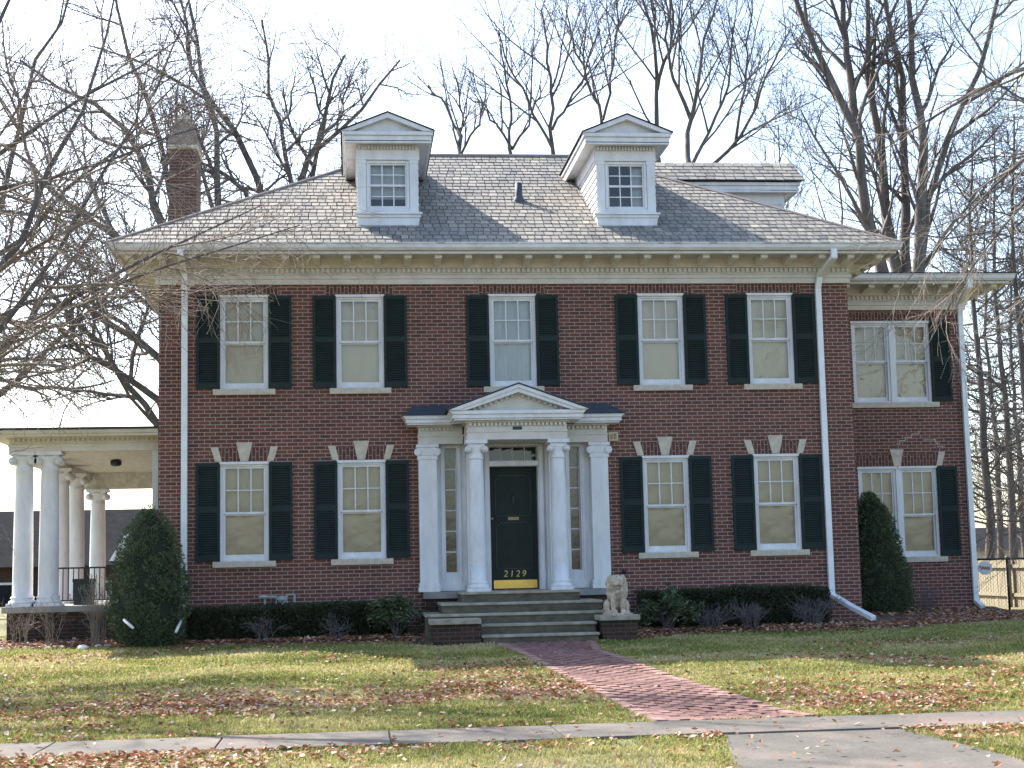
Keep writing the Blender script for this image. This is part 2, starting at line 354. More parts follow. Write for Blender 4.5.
# interior dark partition so rooms behind dark glass read as rooms
# ---- prototypes
def window_parts(parent, loc, blind='blind', extras='lintel', hw=HW, hh=HH, rows=2):
    fr = MB()
    fr.box(-hw, -hw+.055, .015, .11, 0, hh).box(hw-.055, hw, .015, .11, 0, hh).box(-hw+.055, hw-.055, .015, .11, hh-.07, hh).box(-hw+.055, hw-.055, .02, .12, 0, .035)
    fr.box(-hw-.02, hw+.02, -.03, .012, hh-.035, hh+.012)
    f = fr.build('window', 'white', parent, loc if False else worg(parent)+np.array(loc), bevel=.004) if False else None
    o = tuple(loc)
    fr.v = [(x+o[0], y+o[1], z+o[2]) for x, y, z in fr.v]
    f = fr.build('window', 'white', parent, o)
    def sub(mb, name, m, **k):
        mb.v = [(x+o[0], y+o[1], z+o[2]) for x, y, z in mb.v]; return mb.build(name, m, f, o, **k)
    iw = hw-.055; s = MB(); mr = .845
    top = hh-.07
    for a in (-1, 1):
        s.box(a*iw, a*(iw-.035), .04, .07, mr, top); s.box(a*iw, a*(iw-.035), .075, .105, .035, mr)
    s.box(-iw+.035, iw-.035, .04, .07, top-.04, top).box(-iw+.035, iw-.035, .035, .072, mr-.005, mr+.035).box(-iw+.035, iw-.035, .075, .108, mr-.03, mr)
    s.box(-iw+.035, iw-.035, .075, .105, .035, .12)
    gw = iw-.035
    for k in (1, 2): xk = -gw+2*gw*k/3; s.box(xk-.010, xk+.010, .043, .066, mr+.035, top-.04)
    zk = (mr+.035+top-.04)/2
    for k in range(3): s.box(-gw+2*gw*k/3+.010, -gw+2*gw*(k+1)/3-.010, .044, .065, zk-.009, zk+.009)
    sub(s, 'sash', 'white')
    for nm, yy, c, d in (('pane', .056, mr+.035, top-.04), ('pane', .09, .12, mr-.03)):
        g = MB().add([(-gw, yy, c), (gw, yy, c), (gw, yy, d), (-gw, yy, d)], [(0, 1, 2, 3)]); sub(g, nm, 'glass')
    if blind:
        bl = MB(); n = 24
        for k in range(n):
            x0, x1 = -iw-.02+(2*iw+.04)*k/n, -iw-.02+(2*iw+.04)*(k+1)/n
            y0, y1 = [.165+(.018*math.sin(q*38) if blind == 'curtain' else .004*math.sin(q*9)) for q in (x0, x1)]
            bl.add([(x0, y0, -.02), (x1, y1, -.02), (x1, y1, hh), (x0, y0, hh)], [(0, 1, 2, 3)], True)
        sub(bl, 'curtain' if blind == 'curtain' else 'roller_blind', blind)
    sub(MB().box(-.557, .557, -.065, .1, -.105, 0), 'sill', 'stone', bevel=.006)
    if extras == 'lintel':
        sub(MB().box(-.62, .62, -.004, .05, hh+.014, hh+.19), 'brick_lintel', 'soldier')
    else:
        ks = MB().prism([(-.07, hh+.016), (.07, hh+.016), (.145, hh+.36), (-.145, hh+.36)], 'y', -.035, .03)
        sub(ks, 'keystone', 'stone', bevel=.004)
        for a in (-1, 1):
            q = MB().prism(sorted_ccw([(a*.40, hh+.016), (a*.52, hh+.016), (a*.60, hh+.28), (a*.465, hh+.28)]), 'y', -.03, .03); sub(q, 'keystone', 'stone', bevel=.004)
            q = MB().prism(sorted_ccw([(a*.072, hh+.016), (a*.398, hh+.016), (a*.463, hh+.25), (a*.13, hh+.25)]), 'y', -.006, .03); sub(q, 'brick_lintel', 'soldier')
    return f
def sorted_ccw(p):
    cx = sum(q[0] for q in p)/len(p); cy = sum(q[1] for q in p)/len(p)
    return sorted(p, key=lambda q: math.atan2(q[1]-cy, q[0]-cx))
w2 = window_parts(H, (-A_, 0, Z2))
Hl = Vector(ORG[H.name])
def cp(o, x, y, z, parent=H): return copy_tree(o, parent, loc=Vector((x, y, z))-Vector(worg(parent)))
for c in (-B_, B_, A_): cp(w2, c, 0, Z2)
wc = window_parts(H, (.012, 0, Z2), 'curtain')
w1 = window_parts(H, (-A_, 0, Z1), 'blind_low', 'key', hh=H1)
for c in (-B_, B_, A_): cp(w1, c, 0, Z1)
def make_shutter(loc):
    s = MB(); h = 1.69; a = .21
    s.box(-a, -a+.05, -.05, -.012, 0, h).box(a-.05, a, -.05, -.012, 0, h)
    for z0, z1 in ((0, .1), (.83, .93), (h-.07, h)): s.box(-a+.05, a-.05, -.048, -.014, z0, z1)
    for z0, z1 in ((.1, .83), (.93, h-.07)):
        n = int((z1-z0)/.04)
        for k in range(n):
            z = z0+(z1-z0)*(k+.5)/n
            s.add([(-a+.05, -.046, z-.014), (a-.05, -.046, z-.014), (a-.05, -.02, z+.014), (-a+.05, -.02, z+.014), (-a+.05, -.040, z-.020), (a-.05, -.040, z-.020), (a-.05, -.014, z+.008), (-a+.05, -.014, z+.008)], [(0, 1, 2, 3), (7, 6, 5, 4), (4, 5, 1, 0)])
    s.box(-a+.045, a-.045, -.015, -.008, .05, h-.03)
    s.v = [(x+loc[0], y+loc[1], z+loc[2]) for x, y, z in s.v]
    return s.build('shutter', 'shutter', H, loc)
sh = make_shutter((-A_-HW-.215, 0, Z2+.01)); first = True
for c, z in [(c, Z2) for c in (-A_, -B_, .012, B_, A_)]+[(c, Z1) for c in (-A_, -B_, B_, A_)]:
    for s_ in (-1, 1):
        if first: first = False; continue
        q = cp(sh, c+s_*(HW+.215), 0, z+.01)
        if z == Z1: q.scale = (1, 1, 1.035)

# ---- cornice, gutter, roof
def cornice(x0, x1, y0, y1, zb, name='cornice', ov=.75, spacing=.548, mods=('f', 'l', 'r'), fr_ext=None):
    """zb = underside of architrave"""
    c = MB()
    c.ring([(0, zb), (.05, zb), (.05, zb+.09), (.075, zb+.10), (.075, zb+.16), (.045, zb+.18), (.045, zb+.28), (.09, zb+.30), (.11, zb+.36), (.13, zb+.46), (0, zb+.46)], (x0, x1, y0, y1))
    c.ring([(.1, zb+.46), (ov-.05, zb+.46), (ov-.05, zb+.57), (.1, zb+.57)], (x0, x1, y0, y1))
    c.ring([(ov-.10, zb+.43), (ov-.02, zb+.43), (ov-.02, zb+.475), (ov-.10, zb+.475)], (x0, x1, y0, y1))
    d = c; z0, z1 = zb+.285-.075, zb+.285
    def run(n, fn):
        for k in range(n): fn(k)
    L = x1-x0+.1; n = int(L/.092)
    for k in range(n): x = x0-.05+L*(k+.5)/n; d.box(x-.030, x+.030, y0-.085, y0-.046, z0, z1)
    L = y1-y0; n = int(L/.092)
    for k in range(n):
        y = y0+L*(k+.5)/n
        if 'r' in mods: d.box(x1+.046, x1+.085, y-.03, y+.03, z0, z1)
        if 'l' in mods: d.box(x0-.085, x0-.046, y-.03, y+.03, z0, z1)
    o = c.build(name, 'cream', H)
    zt = zb+.459
    def modl(px, py, dx, dy):
        # bracket profile extruded along its width
        m = MB(); pr_ = [(.12, -.0), (.12, -.13), (.20, -.14), (.34, -.10), (.50, -.075), (.56, -.105), (.62, -.085), (.62, 0)]
        vs = []
        for w_ in (-.062, .062):
            for o_, z in pr_: vs.append((px+dx*o_+(w_ if dx == 0 else 0), py+dy*o_+(w_ if dy == 0 else 0), zt+z))
        n_ = len(pr_); m.add(vs, [tuple(range(n_)), tuple(range(2*n_-1, n_-1, -1))]+[(i, i+n_, (i+1) % n_+n_, (i+1) % n_) for i in range(n_)])
        m.box(px-(.08 if dx == 0 else 0)+dx*.11, px+(.08 if dx == 0 else 0)+dx*.63, py-(.08 if dy == 0 else 0)+dy*.11, py+(.08 if dy == 0 else 0)+dy*.65, zt-.022, zt-.002)
        m.build('bracket', 'bracket', o, (px, py, zt))
    n = round((x1-x0+.9)/spacing)
    for k in range(n+1):
        x = x0-.45+(x1-x0+.9)*k/n
        if 'f' in mods: modl(x, y0, 0, -1)
    n = round((y1-y0)/spacing)
    for k in range(1, n):
        y = y0+(y1-y0)*k/n
        if 'l' in mods: modl(x0, y, -1, 0)
        if 'r' in mods: modl(x1, y, 1, 0)
    g = MB(); g.ring([(ov-.05, zb+.485), (ov+.03, zb+.485), (ov+.07, zb+.53), (ov+.08, zb+.595), (ov+.1, zb+.60), (ov+.1, zb+.62), (ov-.05, zb+.62)], (x0, x1, y0, y1))
    g.build('gutter', 'gutter', H)
    return o
cornice(-6.4, 6.4, 0, 8.5, 5.9)
EX, EY0, EY1, EZ, RX, RY, RZ = 7.2, -.8, 9.3, 6.50, 2.15, 4.25, 9.46
rf = MB()
rf.add([(-EX, EY0, EZ), (EX, EY0, EZ), (EX, EY1, EZ), (-EX, EY1, EZ), (-RX, RY, RZ), (RX, RY, RZ)], [(0, 1, 5, 4), (1, 2, 5), (2, 3, 4, 5), (3, 0, 4)])
rf.v = [(x, y, z-.02) for x, y, z in rf.v]
roof = rf.build('roof', 'tar', H)
def slates(name, P0, ex, up, width_fn, rows, expo, parent, wmean=.155, th=.009, m='slate', seed=1):
    """tiles on a slope: P0 eave point, ex unit along eave, up unit up the slope, width_fn(s)->(a,b)"""
    r = np.random.default_rng(seed); P0 = np.array(P0, float); ex = np.array(ex, float); up = np.array(up, float); n = np.cross(ex, up); n = n if n[2] > 0 else -n
    V = []; Fs = []; rn = []
    for k in range(rows):
        s0 = k*expo-.01; s1 = s0+expo*1.35; a, b = width_fn(k*expo)
        _a2, _b2 = width_fn((k+1)*expo)
        a = max(a, _a2) if False else a
        x = a-(wmean/2 if k % 2 else 0)
        while x < b:
            w_ = wmean*r.uniform(.8, 1.2); q0 = max(x+.007, a); q1 = min(x+w_-.007, b); x += w_
            if q1-q0 < .03: continue
            l = r.uniform(-.008, .008); t = th*r.uniform(.7, 1.4); base = len(V)
            am, bm = width_fn(k*expo+expo*1.0)
            u0 = min(max(q0, am), bm); u1 = min(max(q1, am), bm)
            for (xx, ss, nn) in ((q0, s0+l, .009+t), (q1, s0+l, .009+t), (u1, s1, .001), (u0, s1, .001), (q0, s0+l, .001), (q1, s0+l, .001)):
                V.append(P0+ex*xx+up*ss+n*nn)
            Fs += [(base, base+1, base+2, base+3), (base+4, base+5, base+1, base), (base+5, base+2, base+1, base+1), (base, base+3, base+4, base+4)]
            rn += [min(1, max(0, r.normal(.5, .14)))]*6
    Fs = [f for f in Fs if len(set(f)) == 4]
    return npmesh(name, np.array(V), np.array(Fs), m, parent, rnd=np.array(rn))
sl = math.hypot(RY-EY0, RZ-EZ); hipf = (EX-RX)/sl
up = (0, (RY-EY0)/sl, (RZ-EZ)/sl)
rows = int(sl/.227)+1; expo = sl/rows
slates('slates', (0, EY0-.03, EZ), (1, 0, 0), up, lambda s: (-EX+hipf*s, EX-hipf*s) if s < sl else (-RX, RX), rows, expo, roof)
sl2 = math.hypot(EX-RX, RZ-EZ); k2 = (RY-EY0)/sl2
for sx, sd_ in ((1, 5), (-1, 6)):
    slates('slates', (sx*(EX+.03), RY, EZ), (0, 1, 0), (-sx*(EX-RX)/sl2, 0, (RZ-EZ)/sl2), lambda s: (-(RY-EY0)+k2*s, (RY-EY0)-k2*s) if s < sl2 else (-.01, .01), int(sl2/.227)+1, sl2/(int(sl2/.227)+1), roof, seed=sd_)
rc = MB()
for sx in (-1, 1):
    rc.cyl((sx*EX, EY0, EZ+.02), (sx*RX, RY, RZ+.03), .04, .04, 6)
    rc.cyl((sx*EX, EY1, EZ+.02), (sx*RX, RY, RZ+.03), .04, .04, 6)
rc.cyl((-RX, RY, RZ+.03), (RX, RY, RZ+.03), .05, .05, 6)
rc.build('ridge_cap', simple('slate capping', (.24, .2, .18), None, 5, .8), roof)
vp = MB(); p0 = (.347, 1.421, 7.78)
vp.lathe([(.13, -.06), (.13, .03), (.09, .1), (.07, .16), (.068, .40), (.058, .40), (.058, .3)], p0, 14)
vp.build('vent_pipe', 'copper', roof)

# ---- dormers (local: front wall plane y=0, z=0 at 7.0)
def dormer(loc):
    X0, Y0, Z0 = loc
    def P(mb, name, m, parent, **k):
        mb.v = [(x+X0, y+Y0, z+Z0) for x, y, z in mb.v]; return mb.build(name, m, parent, loc, **k)
    b = MB(); hw = .555; D = 2.9
    wx = .35; z0, z1 = .36, 1.21
    # front wall with window opening, corner pilasters, frieze
    wallpanel(b, -hw, hw, -.1, 1.56, 0, [(-wx, wx, z0, z1)], .1)
    for s in (-1, 1):
        b.box(s*hw+s*.002, s*(hw-.15), -.03, -.001, .26, 1.26); b.box(s*hw+s*.012, s*(hw-.16), -.04, -.0015, 1.2, 1.27)
        n = 12
        for k in range(n):   # clapboards on the cheeks
            za, zb_ = -.3+k*.14, -.3+(k+1)*.14
            b.add([(s*(hw+.022), .0, za), (s*(hw+.022), D, za), (s*hw, D, zb_), (s*hw, .0, zb_), (s*hw, 0, za), (s*hw, D, za)], [(0, 1, 2, 3), (4, 5, 1, 0), (0, 3, 4)])
    b.box(-hw-.02, hw+.02, -.035, 0, 1.27, 1.56); b.box(-hw-.035, hw+.035, -.05, -.036, 1.27, 1.31)
    for s in (-1, 1): b.box(s*(hw-.001), s*(hw+.035), .001, D, 1.30, 1.56)
    n = 19
    for k in range(n): x = -hw+2*hw*(k+.5)/n; b.box(x-.015, x+.015, -.11, -.052, 1.465, 1.53)
    d = P(b, 'dormer', 'white', H)
    c = MB(); e = .80; yf = -.30
    c.box(-e, e, yf, D, 1.545, 1.58)                                   # soffit board
    # crown moulding U round front and sides
    for q0, q1, za, zb_ in ((e-.04, e, 1.52, 1.66), (e-.04, e+.035, 1.66, 1.735)):
        c.box(-q1, q1, yf-(q1-e), yf+.04, za, zb_)
        for s in (-1, 1): c.box(s*q0, s*q1, yf+.041, D, za, zb_)
    P(c, 'dormer_cornice', 'white', d, bevel=.01)
    pd = MB(); ap_ = 2.08; E = e+.05; zt = 1.736
    pd.prism([(-E+.12, zt+.003), (E-.12, zt+.003), (0, ap_-.06)], 'y', yf+.09, yf+.3)
    for s in (-1, 1):
        pd.prism(sorted_ccw([(s*E, zt+.002), (s*(E-.2), zt+.002), (0, ap_-.09), (0, ap_)]), 'y', yf-.05, yf+.088)
    P(pd, 'pediment', 'white', d)
    r = MB(); 
    for s in (-1, 1):
        r.add([(s*(E+.02), yf-.07, zt+.003), (0, yf-.07, ap_+.006), (0, 3.8, ap_+.006), (s*(E+.02), 3.8, zt+.003), (s*(E+.02), yf-.07, zt+.022), (0, yf-.07, ap_+.028), (0, 3.8, ap_+.028), (s*(E+.02), 3.8, zt+.022)],
              [(0, 1, 2, 3), (7, 6, 5, 4), (0, 4, 5, 1), (0, 3, 7, 4)])
    P(r, 'dormer_roof', 'tar', d)
    sv = MB().box(-.63, .63, -.12, .02, .225, .262).prism([(-.56, -.02), (.56, -.02), (.585, .224), (-.585, .224)], 'y', -.06, .02).box(-.60, .60, -.085, -.061, .17, .224)
    P(sv, 'sill', 'white', d, bevel=.004)
    fr = MB(); iw = wx-.03
    fr.box(-wx, -iw, .01, .08, z0, z1).box(iw, wx, .01, .08, z0, z1).box(-iw, iw, .01, .08, z1-.03, z1).box(-iw, iw, .01, .08, z0, z0+.04)
    fr.box(-wx-.04, -wx-.001, -.018, .01, z0, z1+.04).box(wx+.001, wx+.04, -.018, .01, z0, z1+.04).box(-wx, wx, -.018, .01, z1+.001, z1+.04)
    mz = (z0+z1)/2+.01
    fr.box(-iw, iw, .02, .06, mz-.02, mz+.02)
    for lo, hi in ((z0+.04, mz-.02), (mz+.02, z1-.03)):
        for k in (1, 2): x = -iw+2*iw*k/3; fr.box(x-.011, x+.011, .03, .055, lo, hi)
        zc = (lo+hi)/2
        for k in range(3): fr.box(-iw+2*iw*k/3+.011, -iw+2*iw*(k+1)/3-.011, .031, .054, zc-.01, zc+.01)
    P(fr, 'window_frame', 'white', d)
    P(MB().add([(-iw, .045, z0+.04), (iw, .045, z0+.04), (iw, .045, z1-.03), (-iw, .045, z1-.03)], [(0, 1, 2, 3)]), 'pane', 'glass', d)
    return d
DL = (-2.245, .1, 7.0)
dm = dormer(DL)
bl = MB().box(DL[0]-.34, DL[0]+.34, .25, .27, 7.56, 8.25); 
def local_part(mb, name, m, parent, org, **k): return mb.build(name, m, parent, org, **k)
d2 = cp(dm, 2.235, .1, 7.0); d3 = cp(dm, 6.30, RY, 7.0); d3.rotation_euler = (0, 0, math.pi/2)
bl.build('roller_blind', 'curtain', dm, DL)
for k in list(d3.children):
    if k.name.startswith(('pediment', 'dormer_roof')): bpy.data.objects.remove(k, do_unlink=True)
d3['label'] = 'wider dormer on the right side of the roof under a slate gable'
gm_ = MB().prism([(RY-.80, 8.74), (RY+.80, 8.74), (RY, 9.26)], 'x', 6.50, 6.56).prism([(RY-.86, 8.737), (RY-.70, 8.737), (RY, 9.22), (RY, 9.31)], 'x', 6.561, 6.66).prism([(RY+.86, 8.737), (RY, 9.31), (RY, 9.22), (RY+.70, 8.737)], 'x', 6.561, 6.66)
gm_ = gm_; gm_.build('dormer_gable', 'white', H)
MB().prism([(RY-.90, 8.74), (RY, 9.33), (RY+.90, 8.74), (RY+.90, 8.755), (RY, 9.35), (RY-.90, 8.755)], 'x', 2.6, 6.70).build('dormer_roof', 'tar', H)
cu = MB().box(2.235+.12, 2.235+.33, .25, .27, 7.33, 8.25); ORG[d2.name] = (2.235, .1, 7.0); cu.build('curtain', 'curtain', d2, (2.235, .1, 7.0))
# slate covering on the side dormer's roof slope that faces the street
zt = 8.757; apz = 9.352; ld = math.hypot(.92, apz-zt)
slates('slates', (0, RY-.92, zt), (1, 0, 0), (0, .92/ld, (apz-zt)/ld), lambda s: (2.6, 6.72), 5, ld/5, roof, wmean=.2, seed=9)

# ---- chimney
ch = MB(); cx0, cx1, cy0, cy1 = -6.69, -6.13, 3.9, 4.9
ch.box(cx0, cx1, cy0, cy1, 0, 9.52); MT['brick_soot'] = brickmat('sooty brick', base=((.15, .072, .055), (.085, .05, .042), (.24, .2, .17))); c_ = ch.build('chimney', 'brick_soot', H)
cc = MB(); cc.box(cx0-.03, cx1+.03, cy0-.03, cy1+.03, 9.521, 9.60); cc.build('chimney_band', 'stone', c_, bevel=.01)
cc = MB(); n0 = [(cx0-.02, cy0-.02), (cx1+.02, cy0-.02), (cx1+.02, cy1+.02), (cx0-.02, cy1+.02)]; n1 = [(cx0+.1, cy0+.15), (cx1-.1, cy0+.15), (cx1-.1, cy1-.15), (cx0+.1, cy1-.15)]
cc.add([(*p, 9.601) for p in n0]+[(*p, 9.78) for p in n0]+[(*p, 10.05) for p in n1]+[(*p, 10.2) for p in n1], [(0, 1, 5, 4), (1, 2, 6, 5), (2, 3, 7, 6), (3, 0, 4, 7)]+[(4+i, 4+(i+1) % 4, 8+(i+1) % 4, 8+i) for i in range(4)]+[(8+i, 8+(i+1) % 4, 12+(i+1) % 4, 12+i) for i in range(4)]+[(12, 13, 14, 15)])
MT['capstone'] = simple('sooty capstone', (.27, .22, .19), (.14, .12, .105), 6, .9, bs=.3)
cc.build('chimney_cap', 'capstone', c_)
cp_ = MB().lathe([(.15, 0), (.16, .04), (.13, .07), (.12, .12), (.08, .12)], ((cx0+cx1)/2, 4.25, 10.2), 14); cp_.build('chimney_pot', 'stone', c_)

# ---- downspouts
def dspipe(pts, name='downspout', half=.055, lab=None):
    m = MB()
    for a, b in zip(pts[:-1], pts[1:]):
        a = Vector(a); b = Vector(b); d = (b-a).normalized(); u = Vector((1, 0, 0)) if abs(d.x) < .7 else Vector((0, 1, 0)); u = (u-d*u.dot(d)).normalized(); w_ = d.cross(u)
        a = a-d*.02; b = b+d*.02; vs = [p+u*s*half+w_*t*half*.75 for p in (a, b) for s, t in ((-1, -1), (1, -1), (1, 1), (-1, 1))]
        m.add(vs, [(0, 1, 2, 3), (7, 6, 5, 4), (0, 4, 5, 1), (1, 5, 6, 2), (2, 6, 7, 3), (3, 7, 4, 0)])
    o = m.build(name, 'downspout', H, bevel=.01, label=lab)
    st = MB()
    z = 5.2
    x, y = pts[-3][0] if len(pts) > 4 else pts[-2][0], pts[2][1]
    return o
dspipe([(-5.937, -.79, 6.38), (-5.937, -.79, 6.3), (-5.937, -.16, 6.1), (-5.937, -.06, 5.8), (-5.937, -.06, -.1), (-5.95, -.35, -.36)])
dspipe([(5.92, -.79, 6.38), (5.92, -.79, 6.25), (5.83, -.16, 6.02), (5.815, -.06, 5.8), (5.815, -.06, .06), (6.02, -.6, -.16), (6.22, -1.1, -.34)])
# ---- side wing
WY = 2.7; WX1 = 9.76
wz2, wz1 = at(942, 402, WY)[2], at(951, 556, WY)[2]
g2a, g2b = at(931, 350, WY)[0], at(851, 350, WY)[0]
wops = []
WW = .80
r2 = at(929, 360, WY)[0]; r1 = at(939.5, 510, WY)[0]
rr = (r2+r1)/2
W2c = [rr-.40, rr-.40-.86]
for c in W2c: wops += [(c-.40, c+.40, wz2, wz2+1.69), (c-.40, c+.40, wz1, wz1+1.84)]
wg = MB(); wallpanel(wg, 6.4, WX1, -.7, 6.0, WY, wops)
wg.add([(WX1, WY, -.7), (WX1, 8.4, -.7), (WX1, 8.4, 6.0), (WX1, WY, 6.0)], [(0, 1, 2, 3)]); wg.add([(6.4, 8.4, -.7), (WX1, 8.4, -.7), (WX1, 8.4, 6.), (6.4, 8.4, 6.)], [(3, 2, 1, 0)])
wg.build('wing_wall', 'brick', H)
cornice(6.0, WX1, WY, 8.4, 5.83, 'wing_cornice', mods=('f', 'r'))
MB().prism([(5.9, WY-.86), (WX1+.87, WY-.86), (WX1+.87, 9.2), (5.9, 9.2)], 'z', 6.445, 6.47).add([(5.9, WY-.8, 6.471), (WX1+.8, WY-.8, 6.471), (WX1+.8, 9.1, 6.471), (5.9, 9.1, 6.471), (5.9, WY+1.5, 6.62), (WX1-.9, WY+1.5, 6.62), (WX1-.9, 8, 6.62), (5.9, 8, 6.62)], [(0, 1, 5, 4), (1, 2, 6, 5), (4, 5, 6, 7)]).build('wing_roof', 'tar', H)
def wwin(c, z, hh, stone):
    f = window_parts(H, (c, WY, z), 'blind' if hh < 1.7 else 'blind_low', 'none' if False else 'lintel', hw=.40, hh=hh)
    for k in list(f.children):
        if k.name.startswith(('sill', 'brick_lintel', 'keystone')): bpy.data.objects.remove(k, do_unlink=True)
    return f
for z, hh in ((wz2, 1.69), (wz1, 1.84)):
    fs = [wwin(c, z, hh, 0) for c in W2c]
    MB().box(W2c[1]-.5, W2c[0]+.53, WY-.065, WY+.1, z-.11, z-.001).build('sill', 'stone', fs[0], bevel=.006)
    mx = (W2c[0]+W2c[1])/2; MB().box(mx-.035, mx+.035, WY-.01, WY+.13, z, z+hh).build('mullion', 'white', fs[0])
    if hh < 1.7: MB().box(W2c[1]-.5, W2c[0]+.53, WY-.004, WY+.03, z+hh+.015, z+hh+.2).build('brick_lintel', 'soldier', fs[0])
    else:
        MB().prism([(mx-.07, z+hh+.016), (mx+.07, z+hh+.016), (mx+.145, z+hh+.36), (mx-.145, z+hh+.36)], 'y', WY-.035, WY+.03).build('keystone', 'stone', fs[0])
        e = W2c[0]
        MB().prism([(e+.40, z+hh+.016), (e+.52, z+hh+.016), (e+.60, z+hh+.3), (e+.465, z+hh+.3)], 'y', WY-.03, WY+.03).build('keystone', 'stone', fs[0])
        MB().prism([(mx+.072, z+hh+.016), (e+.398, z+hh+.016), (e+.463, z+hh+.25), (mx+.13, z+hh+.25)], 'y', WY-.006, WY+.03).build('brick_lintel', 'soldier', fs[0])
        MB().prism([(W2c[1]-.4, z+hh+.016), (mx-.072, z+hh+.016), (mx-.13, z+hh+.25), (W2c[1]-.46, z+hh+.25)], 'y', WY-.006, WY+.03).build('brick_lintel', 'soldier', fs[0])
    q = cp(sh, W2c[0]+.40+.215, WY, z+.01)
    if hh > 1.7: q.scale = (1, 1, 1.08)
dspipe([(9.62, WY-.79, 6.31), (9.62, WY-.79, 6.18), (9.66, WY-.16, 5.95), (9.68, WY-.06, 5.7), (9.68, WY-.06, -.2), (9.70, WY-.3, -.3)])

# zigzag mortar repairs in the wing wall
def crack(px0, py0, steps):
    x, _, z = at(px0, py0, WY); m = MB()
    for dx, dz in steps:
        if dx: m.box(min(x, x+dx)-.006, max(x, x+dx)+.006, WY-.003, WY+.002, z-.007, z+.007)
        x += dx
        if dz: m.box(x-.006, x+.006, WY-.0032, WY+.002, min(z, z+dz), max(z, z+dz))
        z += dz
    m.build('mortar_repair', 'stone', bpy.data.objects['wing_wall'])
crack(897, 444, [(.06, .0677), (.12, .0677), (.10, 0), (.04, .0677), (.11, 0), (.05, .0677)]); crack(923, 440, [(.05, 0), (.12, -.03), (.0, .03), (.10, -.0677), (.04, -.0677), (.10, -.05)])
# ---- portico
def column(loc, h, r, name='column', parent=None, m='white', flutes=False):
    c = MB(); x, y, z = loc
    c.box(x-r*1.36, x+r*1.36, y-r*1.36, y+r*1.36, z, z+.055)
    prof = [(r*1.3, .055), (r*1.36, .075), (r*1.3, .10), (r*1.12, .115), (r*1.1, .135), (r*1.2, .15), (r*1.12, .175), (r, .19)]
    for k in range(1, 9): t = k/8; prof.append((r*(1-.14*t**1.8), .19+(h-.34-.19)*t))
    prof += [(r*.93, h-.325), (r*.93, h-.30), (r*.86, h-.29), (r*.88, h-.2), (r*1.06, h-.13), (r*1.06, h-.07)]
    if flutes:
        c.lathe(prof[:9], (x, y, z), 32); c.lathe(prof[-7:], (x, y, z), 32)
        n = 96; vs = []; fs = []; zz = [.19]+[.19+(h-.34-.19)*k/8 for k in range(1, 9)]
        for k in range(n):
            a = 2*math.pi*k/n; q = 1-.045*abs(math.sin(a*10))**.7
            for j, zq in enumerate(zz): rr_ = r*(1-.14*(j/8)**1.8)*(q if 0 < j < 8 else .97); vs.append((x+rr_*math.cos(a), y+rr_*math.sin(a), z+zq))
        m_ = len(zz)
        for k in range(n):
            for j in range(m_-1): a_ = k*m_+j; b_ = ((k+1) % n)*m_+j; fs.append((a_, b_, b_+1, a_+1))
        c.add(vs, fs, True)
    else: c.lathe(prof, (x, y, z), 28)
    # ionic volutes: rolls along y at each side, abacus above
    rv = r*.42
    for s in (-1, 1):
        a = x+s*r*.98
        for yy in (-1, 1):
            pts = []
            c.cyl((a, y+yy*r*.98, z+h-.165), (a, y, z+h-.165), rv, rv*.62, 14)
            c.cyl((a, y+yy*r*1.03, z+h-.165), (a, y+yy*r*.97, z+h-.165), rv*.45, rv*.45, 8)
    c.box(x-r*1.0, x+r*1.0, y-r*.95, y+r*.95, z+h-.135, z+h-.065)
    c.box(x-r*1.3, x+r*1.3, y-r*1.2, y+r*1.2, z+h-.064, z+h-.0)
    return c.build(name, m, parent, loc)
PY = -.95                                   # centre of the round columns
cl = at(478.5, 588, PY); cr_ = at(561, 586, PY)
ZF = .29; ZC = 2.93                          # porch floor, underside of architrave
pxL, pxR = cl[0], cr_[0]; pm = (pxL+pxR)/2
sl0, sl1 = at(419.5, 592, -.3)[0], at(440, 592, -.3)[0]; sr0, sr1 = at(592, 590, -.3)[0]+.03, at(611.5, 590, -.3)[0]+.03
# entablature: side returns + projecting centre
en = MB()
EXL, EXR = sl0+.02, sr1-.02
def entab(mb, x0, x1, yf, yb, zb):
    mb.box(x0, x1, yf, yb, zb, zb+.13); mb.box(x0-.012, x1+.012, yf-.015, yb, zb+.131, zb+.16); mb.box(x0+.005, x1-.005, yf+.006, yb, zb+.161, zb+.30); mb.box(x0-.03, x1+.03, yf-.035, yb, zb+.301, zb+.33)
cxl, cxr = pxL-.16, pxR+.16
entab(en, EXL, cxl-.02, -.30, .2, ZC); entab(en, cxr+.02, EXR, -.30, .2, ZC); entab(en, cxl, cxr, PY-.16, .2, ZC+.0)
dn = en
def dents(x0, x1, y, z, step=.074):
    n = max(1, int((x1-x0)/step))
    for k in range(n): x = x0+(x1-x0)*(k+.5)/n; dn.box(x-.022, x+.022, y-.05, y-.001, z, z+.055)
dents(EXL+.05, cxl-.1, -.295, ZC+.24); dents(cxr+.1, EXR-.05, -.295, ZC+.24); dents(cxl+.02, cxr-.02, PY-.155, ZC+.24)
pt = en.build('portico', 'cream', H, (pm, 0, ZF), label='white columned entrance portico with a small pediment')
co = MB()
def crown(x0, x1, yf, yb, z, o_=.26):
    co.box(x0-o_+.06, x1+o_-.06, yf-o_+.06, yb, z, z+.03)
    co.box(x0-o_+.03, x1+o_-.03, yf-o_+.03, yb, z+.031, z+.10)
    co.prism([(x0-o_+.03, z+.101), (x1+o_-.03, z+.101), (x1+o_+.03, z+.165), (x0-o_-.03, z+.165)], 'y', yf-o_, yb)
zc = ZC+.33
lx, rx = at(403, 425, -.55)[0], at(626, 424, -.55)[0]
o1 = EXL-lx
